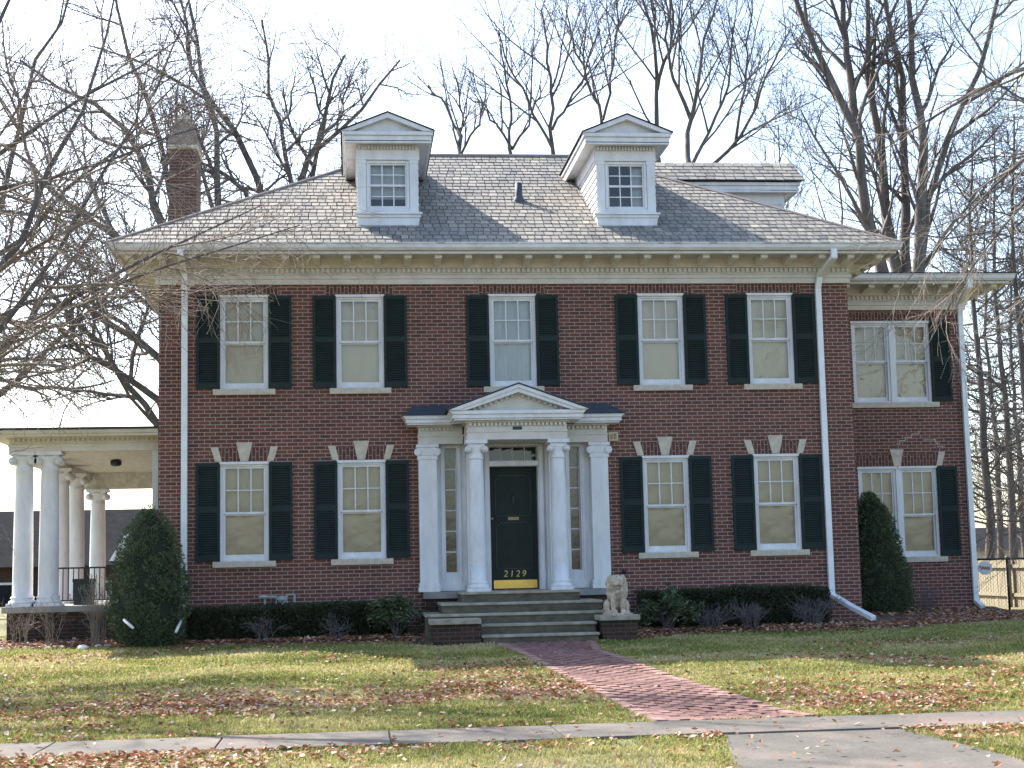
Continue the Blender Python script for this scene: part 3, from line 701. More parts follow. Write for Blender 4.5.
crown(EXL+.0, EXR-.0, -.30, .0, zc, .26); crown(cxl-.07, cxr+.08, PY-.16, -.3, zc, .22)
cw = co.build('portico_cornice', 'white', pt, bevel=.006)
zg = zc+.166; gy = PY-.16-.24
gl, gr = cxl-.33, cxr+.35; apx = (gl+gr)/2; apz_ = zg+.44
pd = MB()
for s, q in ((-1, gl), (1, gr)):
    inner = q-s*.30
    pd.prism(sorted_ccw([(q, zg+.002), (inner, zg+.002), (apx, apz_-.125), (apx, apz_)]), 'y', gy, gy+.20)
    pd.prism(sorted_ccw([(q+s*.01, zg+.004), (q-s*.14, zg+.004), (apx, apz_-.05), (apx, apz_+.012)]), 'y', gy-.03, gy-.001)
ty = MB().prism([(gl+.2, zg+.001), (gr-.2, zg+.001), (apx, apz_-.06)], 'y', gy+.21, gy+.3)
pdd = pd
for s, q in ((-1, gl+.3), (1, gr-.3)):
    for k in range(9):
        t = (k+.6)/9.6; x = q+(apx-q)*t; z = zg+.002+(apz_-.125-zg)*t
        ty.box(x-.02, x+.02, gy+.15, gy+.208, z-.05 if z-.05 > zg else zg+.003, z-.005)
pdo = pd.build('pediment', 'white', pt)
ty.build('tympanum', 'cream', pt)
prf = MB()
for s, q in ((-1, gl-.03), (1, gr+.03)):
    prf.add([(q, gy-.05, zg+.012), (apx, gy-.05, apz_+.02), (apx, .0, apz_+.02), (q, .0, zg+.012), (q, gy-.05, zg+.03), (apx, gy-.05, apz_+.04), (apx, .0, apz_+.04), (q, .0, zg+.03)], [(0, 1, 2, 3), (7, 6, 5, 4), (0, 4, 5, 1)])
a0, a1 = EXL-.30, EXR+.30
prf.add([(a0, -.60, zc+.167), (a1, -.60, zc+.167), (a1, -.02, zc+.167), (a0, -.02, zc+.167), (a0+.24, -.02, zc+.40), (a1-.24, -.02, zc+.40)], [(0, 1, 5, 4), (0, 4, 3), (1, 2, 5)])
prf.build('portico_roof', 'copper', pt)
for x in (pxL, pxR): column((x, PY, ZF), ZC-ZF-.001, .148, parent=pt, flutes=True)
for x0, x1 in ((sl0, sl1), (sr0, sr1)):
    p = MB(); p.box(x0+.02, x1-.02, -.27, .1, ZF+.16, ZC-.28); p.box(x0-.01, x1+.01, -.30, .1, ZF, ZF+.09); p.box(x0, x1, -.288, .1, ZF+.091, ZF+.159)
    xm = (x0+x1)/2; hw_ = (x1-x0)/2
    p.box(x0, x1, -.28, .1, ZC-.279, ZC-.20); p.box(x0-.02, x1+.02, -.30, .1, ZC-.06, ZC-.002); p.box(x0+.02, x1-.02, -.285, .1, ZC-.199, ZC-.061)
    for s in (-1, 1): p.cyl((xm+s*hw_*.95, -.305, ZC-.14), (xm+s*hw_*.95, -.1, ZC-.14), .07, .06, 12)
    p.build('pilaster', 'white', pt, (xm, -.1, ZF), bevel=.004)
# back screen: casings, sidelights, door
dx0, dx1 = at(489.5, 530, .22)[0], at(537.5, 530, .22)[0]
bs_ = MB()
ops_ = []
slL = (at(444.5, 500, .12)[0], at(456.5, 500, .12)[0]); slR = (at(569, 500, .12)[0], at(579.5, 500, .12)[0])
ztop = at(512, 467, .22)[2]
zt0, zt1 = at(512, 461.5, .2)[2], at(512, 447, .2)[2]
ops_ = [(slL[0], slL[1], .62, ZC-.06), (slR[0], slR[1], .62, ZC-.06), (dx0, dx1, ZF, ztop), (dx0, dx1, zt0, zt1)]
wallpanel(bs_, -1.5, 1.45, ZF, ZC+.15, -.02, ops_, .24)
for a, b in (slL, slR):
    for x in (a-.05, b+.05): bs_.box(x-.02, x+.02, -.05, -.021, .5, ZC-.02)
    bs_.box(a-.12, b+.12, -.06, -.021, .30, .42)
for x in (dx0-.06, dx1+.06): bs_.box(x-.035, x+.035, -.06, -.021, ZF, ZC-.01)
for x in (dx0-.17, dx1+.17): bs_.box(x-.04, x+.04, -.09, -.021, ZF, ZC-.01)
bs_.box(dx0-.02, dx1+.02, -.05, -.021, ztop+.01, zt0-.015)
bs_.build('entrance_surround', 'white', pt)
# engaged pilasters behind the round columns
for x in (pxL+.03, pxR+.08):
    q = MB().box(x-.15, x+.15, -.2, -.022, ZF, ZC-.002); q.build('pilaster', 'white', pt, (x, 0, ZF), bevel=.004)
for a, b in (slL, slR):
    g = MB(); fm = MB(); n = 6; z0, z1 = .62, ZC-.06
    fm.box(a, a+.015, .12, .16, z0, z1).box(b-.015, b, .12, .16, z0, z1)
    for k in range(n+1): z = z0+(z1-z0)*k/n; fm.box(a+.015, b-.015, .121, .159, max(z0, z-.011), min(z1, z+.011))
    s_ = fm.build('sidelight', 'white', pt, ((a+b)/2, .14, z0))
    sx_ = s_
    MB().add([(a, .141, z0), (b, .141, z0), (b, .141, z1), (a, .141, z1)], [(0, 1, 2, 3)]).build('sidelight_pane', 'glass', pt, ((a+b)/2, .14, z0))
    MB().box(a-.05, b+.05, .30, .31, z0, z1).build('sidelight_curtain', simple('tan lace', (.33, .27, .19), (.16, .13, .1), 14, .9), pt, ((a+b)/2, .3, z0))
tm = MB()
tm.box(dx0, dx1, .131, .159, zt0, zt0+.012).box(dx0, dx1, .131, .159, zt1-.012, zt1)
for k in range(5): x = dx0+(dx1-dx0)*k/4; tm.box(max(dx0, x-.012), min(dx1, x+.012), .13, .16, zt0, zt1)
tr = tm.build('transom', 'cream', pt, ((dx0+dx1)/2, .15, zt0))
MB().add([(dx0, .148, zt0), (dx1, .148, zt0), (dx1, .148, zt1), (dx0, .148, zt1)], [(0, 1, 2, 3)]).build('transom_pane', 'glass', pt, ((dx0+dx1)/2, .15, zt0))
MB().box(cxl+.3, cxr-.3, -.9, .05, ZC-.002, ZC+.02).build('portico_ceiling', 'cream', pt) if False else None
MB().box(pm-.08, pm+.08, PY-.175, PY-.15, ZC+.17, ZC+.225).build('plaque', 'dark_metal', pt)
# door
DY = .2; dw = (dx1-dx0)
dr = MB(); dr.box(dx0, dx1, DY, DY+.05, ZF, ztop)
def frame_notched(mb, x0, x1, z0, z1, nt_=.06, both=False, y=DY):
    pts = [(x0, z0), (x0, z1-nt_), (x0+nt_, z1-nt_), (x0+nt_, z1), (x1-nt_, z1), (x1-nt_, z1-nt_), (x1, z1-nt_), (x1, z0)]
    if both: pts += [(x1, z0), (x0, z0)]
    pts.append(pts[0])
    for (a, b), (c, d) in zip(pts[:-1], pts[1:]):
        mb.box(min(a, c)-.009, max(a, c)+.009, y-.012, y-.001, min(b, d)-.009, max(b, d)+.009)
dh = ztop-ZF
pmd = MB(); frame_notched(pmd, dx0+.12, dx1-.12, ZF+dh*.60, ZF+dh*.93); frame_notched(pmd, dx0+.12, dx1-.12, ZF+dh*.17, ZF+dh*.545)
door = dr.build('front_door', 'door', H, ((dx0+dx1)/2, DY, ZF), label='dark green panelled front door with brass kick plate')
pmd.build('panel_groove_shade', 'iron', door)  # near-black strips paint in the dark lines of the shaded panel grooves
MB().box(dx0+.06, dx1-.03, DY-.008, DY-.001, ZF+.025, ZF+.175).build('kick_plate', 'brass', door)
dc = (dx0+dx1)/2
MT['old_brass'] = simple('dull brass', (.35, .24, .12), None, 5, .5, .6)
MB().box(dc-.1, dc+.1, DY-.012, DY-.001, ZF+dh*.565, ZF+dh*.59).build('mail_slot', 'old_brass', door)
kb = MB().cyl((dx0+.045, DY-.06, ZF+dh*.578), (dx0+.045, DY, ZF+dh*.578), .026, .02, 12); kb.build('door_knob', 'brass', door)
kb = MB().cyl((dc, DY-.03, ZF+dh*.76), (dc, DY, ZF+dh*.76), .025, .02, 10).box(dc-.012, dc+.012, DY-.035, DY-.02, ZF+dh*.70, ZF+dh*.76); kb.build('door_knocker', 'dark_metal', door)
def text(s, size, loc, m, parent, name, extrude=.004, shear=0, spacing=1.0, sx=1):
    cu_ = bpy.data.curves.new(name, 'FONT'); cu_.body = s; cu_.size = size; cu_.extrude = extrude; cu_.align_x = 'CENTER'; cu_.shear = shear; cu_.space_character = spacing; cu_.offset = 0
    t = bpy.data.objects.new(name, cu_); COL.objects.link(t)
    me = bpy.data.meshes.new_from_object(t.evaluated_get(bpy.context.evaluated_depsgraph_get())); bpy.data.objects.remove(t, do_unlink=True)
    me.materials.clear(); me.materials.append(MT[m]); o = bpy.data.objects.new(name, me); link(o, parent, loc); o.rotation_euler = (math.pi/2, 0, 0); o.scale = (sx, 1, 1); return o
text('2129', .165, (dc, DY-.012, ZF+.235), 'gold', door, 'house_number', spacing=1.35, shear=.15)
# porch room box behind door so that nothing shows through
MB().box(-1.4, 1.35, .6, .62, ZF, 3.1).build('entrance_hall_wall', 'dark_metal', H)
# alarm box, small wall light
ax, ay, az = at(613, 436.5, -.02)
ab = MB().box(ax-.09, ax+.09, -.07, -.002, az-.085, az+.085); ab = ab.build('alarm_box', 'plastic', H, bevel=.006); MB().box(ax-.055, ax-.012, -.078, -.071, az-.05, az+.03).box(ax+.008, ax+.055, -.078, -.071, az-.05, az+.05).build('grille', 'wood', ab)
ax, ay, az = at(624, 571.5, -.02)
MB().box(ax-.03, ax+.03, -.05, 0, az-.04, az+.03).cyl((ax, -.1, az), (ax, -.04, az), .035, .02, 8).build('faucet_cover', 'dark_metal', H)

# ---- steps
st = MB(); st.box(-1.72, sr1+.05, -.42, .1, .17, ZF-.002)
stp = st.build('front_steps', 'concrete', H, (.05, -1.5, -.5), bevel=.008, label='worn concrete steps up to the entrance')
MB().box(-1.66, sr1+.0, -.36, .0, -.6, .168).build('porch_base', 'brick_old', stp)
def step(x0, x1, y0, y1, z0, z1):
    m = MB(); m.box(x0, x1, y0-.035, y1, z1-.045, z1); q = m.build('step', 'nosing', stp, ((x0+x1)/2, y0, z0), bevel=.012); MB().box(x0+.02, x1-.02, y0, y1, z0, z1-.046).build('riser', 'stepstone', stp, ((x0+x1)/2, y0, z0))
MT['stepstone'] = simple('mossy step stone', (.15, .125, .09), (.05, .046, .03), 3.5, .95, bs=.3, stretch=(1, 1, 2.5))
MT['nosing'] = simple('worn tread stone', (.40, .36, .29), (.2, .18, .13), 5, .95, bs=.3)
L0 = at(460.5, 592, -1.4)[0]; R0_ = at(581, 590, -1.4)[0]
step(L0, R0_, -1.4, .08, -.55, ZF)
step(at(441, 602, -1.7)[0], at(603, 599, -1.7)[0], -1.7, -.2, -.55, .112)
step(at(425, 612, -2.0)[0], at(607, 608, -2.0)[0]+.1, -2.0, -.3, -.55, -.06)
sxl, sxr = at(480, 621, -2.3)[0], at(596.5, 619, -2.3)[0]
step(sxl, sxr, -2.3, -1.9, -.55, -.228); step(sxl, sxr, -2.6, -1.9, -.55, -.395)
pl0, pr1 = at(430, 630, -2.6)[0], at(640, 625, -2.6)[0]
for a, b in ((pl0, sxl-.005), (sxr+.005, pr1)):
    m = MB(); m.box(a+.05, b-(.0 if a < 0 else .04), -2.60, -2.05, -.7, -.21); q = m.build('pedestal', 'brick_old', stp, ((a+b)/2, -2.3, -.6))
    MB().box(a, b+(.0 if a < 0 else .0), -2.66, -2.02, -.209, -.125).build('pedestal_cap', 'nosing', stp, ((a+b)/2, -2.3, -.2), bevel=.01)

# ---- side porch on the left
SP0 = .3; zfl = .19; zbm = 2.945
xo = -8.95
pc = MB()
xi = -6.4
def beam(mb, x0, x1, y0, y1, zb):
    mb.box(x0, x1, y0, y1, zb, zb+.2); mb.box(x0-.012, x1+.0, y0-.012, y1+.012, zb+.09, zb+.20)
ent = MB()
XL = -9.05
zt_ = zbm+.36
ent.ring([(0, zbm), (.02, zbm), (.02, zbm+.10), (.035, zbm+.105), (.035, zbm+.16), (.015, zbm+.17), (.015, zbm+.27), (.06, zbm+.29), (.06, zbm+.31), (.38, zbm+.31), (.38, zbm+.35), (.42, zbm+.37), (.45, zbm+.43), (.45, zbm+.445), (0, zbm+.445)], (XL, -5.6, SP0+.05, 7.3))
# cut: keep only x < -6.4 (house wall covers the rest)
ent.v = [(min(x, -6.405), y, z) for x, y, z in ent.v]
dn2 = ent; n = int((XL*-1-6.45)/.085)
for k in range(n): x = XL+.03+( -6.45-XL)*(k+.5)/n; dn2.box(x-.024, x+.024, SP0+.05-.055, SP0+.05-.0155, zbm+.225, zbm+.288)
ent.v = [(x, y, z if z <= zbm else zbm+(z-zbm)*.78) for x, y, z in ent.v]
sp = ent.build('side_porch', 'cream', H, (-7.7, 3.5, 0), label='open white side porch with round columns')
ib = MB(); ib.box(XL+.001, XL+.34, SP0+.39, 6.99, zbm-.14, zbm+.2).box(XL+.34, -6.41, SP0+.06, SP0+.38, zbm+.001, zbm+.2).box(XL+.001, -6.41, 7.0, 7.28, 2.62, 3.05)
ib.box(XL+.001, XL+.34, SP0+.06, SP0+.389, zbm+.001, zbm+.2)
ib.build('beam', 'white_worn', sp)
MB().box(XL+.34, -6.41, SP0+.38, 6.99, zbm+.03, zbm+.06).build('porch_ceiling', 'white_worn', sp)
MB().box(XL-.47, -6.41, SP0-.42, 7.77, zt_-.012, zt_+.03).build('porch_roof', 'tar', sp)
fl = MB().box(XL-.08, -6.41, SP0-.08, 7.4, zfl-.11, zfl); fl.build('porch_floor', 'concrete', sp, bevel=.01)
MB().box(XL, -6.42, SP0+.0, 7.3, -.7, zfl-.111).build('porch_base', 'brick_old', sp)
ch_ = zbm-zfl-.002
for x, y in ((-8.83, .52), (-8.38, .52), (-8.62, 2.9), (-8.62, 4.6), (-8.58, 7.1)):
    column((x, y, zfl), ch_ if y < 1 else (2.61-zfl if y > 6 else zbm-.142-zfl), .178, parent=sp)
MB().box(-6.55, -6.41, SP0+.08, SP0+.3, zfl, zbm-.001).build('pilaster', 'white', sp)
rl = MB(); rl.box(-8.25, -6.55, .5, .54, .84, .87).box(-8.25, -6.55, .505, .535, .27, .29)
x = -8.22
while x < -6.56: rl.box(x-.008, x+.008, .512, .528, .29, .84); x += .092
for x in (-8.24, -6.57): rl.box(x-.02, x+.02, .5, .54, zfl, .92)
rl.build('railing', 'iron', sp)
lx_, ly_, lz_ = at(116, 462, 3.0)
lm = MB().lathe([(.04, 0), (.09, -.012), (.11, -.03), (.11, -.1), (.07, -.13), (.0, -.14)], (lx_, ly_, zbm+.03), 14); lm.build('ceiling_lamp', 'dark_metal', sp)

print('house done')
# ------------------------------------------------------------------ bare trees
class Tree:
    def __init__(s, seed): s.r = random.Random(seed); s.pl = []
    def limb(s, p, d, L, r0, r1, n, wander, trop):
        R_ = s.r; pts = [tuple(p)]; d = Vector(d).normalized(); st_ = L/n; p = Vector(p); rad = [r0]
        for k in range(n):
            d = d+Vector((R_.gauss(0, wander), R_.gauss(0, wander), R_.gauss(0, wander)+trop)); d.normalize()
            p = p+d*st_; pts.append(tuple(p)); rad.append(r0+(r1-r0)*(k+1)/n)
        return pts, rad
    def add(s, pts, rad, lvl): s.pl.append((lvl, pts, rad))
    def kids(s, pts, rad, lvl, P, maxl):
        R_ = s.r; n = P['n'][lvl]; n = int(n)+(R_.random() < n-int(n)); m = len(pts)-1
        for k in range(n):
            t = P['t0'][lvl]+(1-P['t0'][lvl])*((k+R_.random())/n); f = t*m; i = min(int(f), m-1); f -= i
            a = Vector(pts[i]); b = Vector(pts[i+1]); p = a.lerp(b, f); d = (b-a).normalized()
            r = rad[i]*(1-f)+rad[i+1]*f
            ax = d.orthogonal().normalized(); ax.rotate(Matrix.Rotation(R_.uniform(0, 2*math.pi), 3, d) if False else Matrix.Rotation(R_.uniform(0, 2*math.pi), 4, d).to_3x3())
            an = R(P['ang'][lvl]*R_.uniform(.7, 1.3)); nd = d*math.cos(an)+ax*math.sin(an); nd.z += P['up'][lvl]
            L = P['len'][lvl]*R_.uniform(.6, 1.25)*(1.15-.6*t); r0 = min(r*.72, P['rmax'][lvl]); r1 = max(P['rmin'], r0*.35)
            r0 = max(r0, P['rmin'])
            pp, rr_ = s.limb(p, nd, L, r0, r1, P['seg'][lvl], P['w'], P['trop'][lvl]); s.add(pp, rr_, lvl+1)
            if lvl+1 < maxl: s.kids(pp, rr_, lvl+1, P, maxl)
    def mesh(s, lv0, lv1):
        groups = {}
        for l, p, r in s.pl:
            if lv0 <= l <= lv1: groups.setdefault((len(p), 8 if l == 0 else 6 if l == 1 else 4 if l == 2 else 3), []).append((p, r))
        Vs = []; Fs = []; base = 0
        for (m, sides), lst in groups.items():
            P_ = np.array([p for p, r in lst]); Rr = np.array([r for p, r in lst])     # k,m,3
            T = np.empty_like(P_); T[:, 1:-1] = P_[:, 2:]-P_[:, :-2]; T[:, 0] = P_[:, 1]-P_[:, 0]; T[:, -1] = P_[:, -1]-P_[:, -2]
            T /= np.linalg.norm(T, axis=2, keepdims=True)+1e-9
            main = P_[:, -1]-P_[:, 0]; main /= np.linalg.norm(main, axis=1, keepdims=True)+1e-9
            ref = np.where(np.abs(main[:, 2:3]) > .8, [[1., 0, 0]], [[0, 0, 1.]])[:, None, :]
            U_ = np.cross(T, ref); U_ /= np.linalg.norm(U_, axis=2, keepdims=True)+1e-9; W_ = np.cross(T, U_)
            a = np.arange(sides)*2*math.pi/sides
            V_ = P_[:, :, None]+Rr[:, :, None, None]*(U_[:, :, None]*np.cos(a)[None, None, :, None]+W_[:, :, None]*np.sin(a)[None, None, :, None])
            k = len(lst); I = base+np.arange(k*m*sides).reshape(k, m, sides)
            q = np.stack([I[:, :-1], np.roll(I[:, :-1], -1, 2), np.roll(I[:, 1:], -1, 2), I[:, 1:]], -1).reshape(-1, 4)
            Vs.append(V_.reshape(-1, 3)); Fs.append(q); base += k*m*sides
        return np.concatenate(Vs), np.concatenate(Fs)
    def make(s, name, base, label, group=None, m1='bark', m2='darktwig', split=1):
        root = empty(name, base, label, 'tree', group)
        mx = max(l for l, _, _ in s.pl)
        V_, F_ = s.mesh(0, split); npmesh('trunk', V_, F_, m1, root, smooth=True)
        if mx > split: V_, F_ = s.mesh(split+1, mx); npmesh('crown', V_, F_, m2, root, smooth=True)
        return root
def resample(pts, n):
    P_ = np.array(pts, float); d = np.r_[0, np.cumsum(np.linalg.norm(np.diff(P_, axis=0), axis=1))]; t = np.linspace(0, d[-1], n+1)
    # smooth a little through catmull-like interpolation
    return np.stack([np.interp(t, d, P_[:, i]) for i in range(3)], 1)
def guided(T, pts, r0, r1, lvl, n, P, maxl, jit=.12):
    q = resample(pts, n)
    for k in range(1, len(q)-1): q[k] = (q[k-1]+2*q[k]+q[k+1])/4+np.array([T.r.gauss(0, jit), T.r.gauss(0, jit), T.r.gauss(0, jit)])
    rad = [r0+(r1-r0)*(k/n)**.8 for k in range(n+1)]
    pts = [tuple(x) for x in q]; T.add(pts, rad, lvl); T.kids(pts, rad, lvl, P, maxl); return pts, rad
PO = dict(n=[7, 8, 8, 6, 4], t0=[.3, .2, .15, .15, .1], ang=[45, 48, 50, 50, 48], up=[.1, .05, .05, 0, 0], len=[5, 4.0, 2.1, 1.0, .5], rmax=[.2, .07, .03, .014, .01], seg=[7, 6, 5, 4, 3], trop=[.03, .03, .02, .01, 0], w=.17, rmin=.006)
# big spreading trees behind the left half of the house
T = Tree(11); b = (-7.4, 14, -.5)
guided(T, [b, (-7.3, 14, 3), (-7.2, 14, 6)], .42, .34, 0, 6, dict(PO, n=[0]*5), 1, .03)
for pts, r0 in (([(-7.2, 14, 3.2), at(159, 395, 14), at(110, 360, 13.5), at(55, 335, 13), at(10, 320, 12)], .16),
                ([(-7.2, 14, 4.6), at(158, 343, 14.5), at(110, 318, 15), at(60, 305, 15.5), at(5, 300, 16)], .17),
                ([(-7.3, 14, 2.6), at(157, 425, 13.5), at(120, 385, 13), at(85, 345, 12), at(60, 300, 12), at(20, 230, 12)], .13),
                ([(-7.3, 14, 6), at(150, 290, 14), at(120, 240, 13.8), at(60, 200, 13), at(10, 150, 13)], .19),
                ([(-7.2, 14, 6), at(165, 215, 14), at(145, 150, 13.6), at(120, 115, 13.5), at(70, 100, 13), at(20, 60, 13)], .2),
                ([(-7.2, 14, 6), at(178, 200, 14.5), at(160, 130, 15), at(138, 105, 15), at(125, 40, 15), at(110, -40, 15)], .17),
                ([(-7.2, 14, 6), at(215, 210, 14.5), at(228, 150, 15), at(205, 90, 15.5), at(185, 20, 16), at(190, -50, 16)], .17)):
    guided(T, pts, r0, .03, 1, 9, PO, 4, .10)
T.make('oak_tree', b, 'spreading bare tree behind the left end of the house, its limbs above the porch roof', 'bare trees behind the house')
T = Tree(12); b = (-4.6, 16, -.5)
guided(T, [b, (-4.6, 16, 5), (-4.6, 16, 9)], .4, .3, 0, 6, dict(PO, n=[0]*5), 1, .03)
for pts, r0 in (([(-4.6, 16, 8), at(262, 190, 16), at(245, 150, 16), at(205, 110, 16.5), at(185, 60, 17), at(175, -20, 17)], .17),
                ([(-4.6, 16, 8.5), at(290, 185, 16), at(282, 120, 16), at(268, 70, 15), at(262, 20, 15)], .13),
                ([(-4.6, 16, 9), at(300, 178, 16), at(318, 135, 15.5), at(330, 100, 15), at(345, 55, 15)], .19),
                ([(-4.6, 16, 9), at(305, 172, 16.5), at(330, 120, 17), at(365, 105, 17.5), at(400, 60, 18)], .13),
                ([(-4.6, 16, 9), at(250, 200, 15.5), at(225, 160, 15), at(200, 175, 15), at(165, 155, 15)], .12)):
    guided(T, pts, r0, .03, 1, 8, dict(PO, n=[7, 7, 7, 6, 4], len=[4, 2.6, 1.5, .9, .5]), 4, .10)
T.make('oak_tree', b, 'bare branching tree rising over the roof between chimney and left dormer', 'bare trees behind the house')
T = Tree(13); b = (-16, 22, -.5)
guided(T, [b, (-15.8, 22, 4), (-15.4, 22, 8)], .4, .25, 0, 6, dict(PO, n=[0]*5), 1, .03)
for k in range(7):
    a = k*.9; guided(T, [(-15.5, 22, 5+k*.5), (-15.5+3*math.cos(a), 22+2*math.sin(a), 8+k), (-15.3+6*math.cos(a), 22+3*math.sin(a), 11+k*1.4)], .15, .03, 1, 8, PO, 4, .12)
T.make('oak_tree', b, 'farther bare tree at the left edge, seen past the outer porch columns', 'bare trees behind the house')
# young upright trees beyond the ridge
PU = dict(n=[9, 5, 4, 4, 2], t0=[.32, .2, .15, .1, .1], ang=[42, 42, 42, 42, 40], up=[.25, .15, .08, .03, 0], len=[7.0, 3.4, 1.8, .9, .4], rmax=[.12, .06, .028, .014, .01], seg=[7, 6, 5, 4, 3], trop=[.05, .06, .04, .02, 0], w=.09, rmin=.008)
def upright(seed, x, y, h, lean, label, r=.21, P=PU, name='bare_tree', maxl=4, m2='darktwig', grp='bare trees beyond the roof ridge', jit=.10):
    T = Tree(seed); b = (x, y, -.5)
    guided(T, [b, (x+lean*.3, y, h*.35), (x+lean*.6, y+.5, h*.7), (x+lean, y, h)], r, .025, 0, 12, P, maxl, jit)
    return T.make(name, b, label, grp, m2=m2)
def X_at(px, Y): return at(px, 300, Y)[0]
PG = dict(PU, n=[0, 7, 6, 5, 3], t0=[.3, .15, .12, .1, .1], ang=[40, 38, 42, 44, 40], len=[5, 4.2, 2.2, 1.2, .5], up=[.2, .3, .12, .05, 0], rmax=[.09, .045, .022, .012, .008], rmin=.006)
def forked(seed, Y, r0, paths, label, PG=PG):
    r0 *= .62; T = Tree(seed); f = at(*paths[0][0], Y); b = (f[0], Y, -.5)
    guided(T, [b, (f[0], Y, f[2]*.5), f], r0*1.25, r0, 0, 6, dict(PO, n=[0]*5), 1, .02)
    for i, p in enumerate(paths):
        q = [at(u, v, Y+T.r.uniform(-.6, .6)) for u, v in p]; guided(T, q, r0*(1 if i == 0 else .72), .03, 1, 10, PG, 4, .06)
    return T.make('bare_tree', b, label, 'bare trees beyond the roof ridge')
forked(21, 27, .13, [[(462, 160), (455, 125), (440, 98), (428, 85)], [(460, 150), (462, 115), (456, 78)], [(461, 155), (478, 125), (486, 95)]], 'low bare tree showing just right of the left dormer, first beyond the ridge', dict(PG, n=[0, 5, 4, 3, 2], len=[5, 2.2, 1.3, .8, .4]))
forked(22, 30, .14, [[(512, 160), (514, 120), (508, 80), (500, 45)], [(512, 150), (530, 120), (540, 85)], [(512, 148), (492, 118), (470, 98)]], 'bare tree with thin fan of twigs behind the vent pipe', dict(PG, n=[0, 5, 4, 3, 2], len=[5, 2.2, 1.3, .8, .4]))
forked(23, 28, .15, [[(554, 160), (552, 110), (549, 60), (541, 10)], [(553, 150), (530, 105), (505, 60), (498, 30)], [(552, 130), (575, 95), (590, 60), (600, 30)]], 'bare tree just left of the right dormer, forking low over the ridge')
forked(24, 32, .15, [[(604, 150), (600, 110), (580, 60), (566, 10)], [(603, 120), (612, 70), (618, 20), (616, -20)]], 'slender bare tree directly behind the right dormer')
forked(25, 30, .2, [[(659, 168), (657, 110), (658, 50), (640, -10), (630, -60)], [(657, 90), (672, 50), (672, 0), (668, -40)]], 'tall bare tree standing just right of the right dormer')
forked(26, 27, .19, [[(690, 172), (691, 115), (697, 100), (700, 50), (722, -20)], [(691, 120), (678, 95), (667, 50), (664, -20)], [(692, 165), (706, 140), (722, 105), (727, 70), (735, 20)]], 'forked bare tree rising above the long side dormer')
forked(27, 31, .16, [[(704, 172), (730, 150), (752, 112), (765, 80), (790, 30)], [(735, 145), (745, 100), (748, 50), (752, 0)]], 'bare tree leaning right above the side dormer')
upright(28, X_at(800, 34), 34, 19, -.6, 'thin bare tree between the side dormer and the many-stemmed tree', r=.14)
upright(29, X_at(838, 29), 29, 17, .5, 'small bare tree close left of the many-stemmed tree', r=.12)
# many-stemmed tree behind the side wing
T = Tree(31); b = (13.0, 14, -.5)
PS = dict(PO, n=[0, 9, 6, 5, 4], t0=[.3, .15, .15, .15, .1], ang=[40, 42, 45, 45, 45], len=[5, 3.6, 2.0, 1.1, .5], w=.12, up=[.1, .25, .1, .05, 0], rmin=.006)
guided(T, [b, (13.0, 14, 3), (13.0, 14, 7.6)], .62, .5, 0, 6, dict(PO, n=[0]*5), 1, .03)
for pp, r0 in (([(875, 262), (868, 237), (857, 134), (817, 47), (790, -5), (775, -60)], .23), ([(857, 140), (853, 59), (841, 0), (830, -60)], .15),
               ([(897, 275), (890, 245), (880, 138), (865, 47), (863, -60)], .21), ([(906, 280), (904, 256), (902, 79), (888, 0), (880, -60)], .2),
               ([(915, 290), (920, 268), (922, 118), (908, 32), (902, -60)], .23), ([(921, 262), (922, 197), (947, 146), (967, 99), (991, 24), (1010, -60)], .14)):
    Yt = 14+T.r.uniform(-.8, .8)
    pts = [at(u, v, Yt) for u, v in pp]
    guided(T, ([(13.0, 14, 6.5)] if pp[0][1] > 250 else [])+pts, r0, .05, 1, 12, PS, 4, .05)
T.make('maple_tree', b, 'large bare tree with five dark stems behind the side wing')
bpy.data.objects['maple_tree']['label'] = 'large bare tree with five dark stems behind the side wing'
# straight trees beyond the fence
PC = dict(n=[42, 6, 5, 3, 3], t0=[.12, .15, .1, .1, .1], ang=[78, 45, 45, 45, 40], up=[.15, .05, .05, 0, 0], len=[2.6, 1.2, .7, .4, .3], rmax=[.035, .018, .012, .01, .01], seg=[6, 4, 3, 3, 3], trop=[.02, .02, .0, .02, 0], w=.12, rmin=.007)
for sd_, px, Y, h, r, lab in ((41, 975, 15, 13, .17, 'straight twiggy tree next to the right downspout, beyond the fence'), (42, 998, 18, 14, .16, 'straight twiggy tree between two others beyond the fence'),
                         (43, 1019, 14, 13.5, .17, 'straight twiggy tree at the right edge beyond the fence'), (45, 986, 24, 13, .15, 'thin straight tree farther back, just right of the downspout'), (46, 1009, 26, 12, .15, 'thin straight tree farther back, near the fence post'), (44, 1045, 19, 13, .16, 'straight tree partly outside the right edge beyond the fence')):
    upright(sd_, X_at(px, Y), Y, h, .2, lab, r=r, P=PC, name='larch_tree', maxl=3, jit=.03, grp='straight trees beyond the wooden fence')
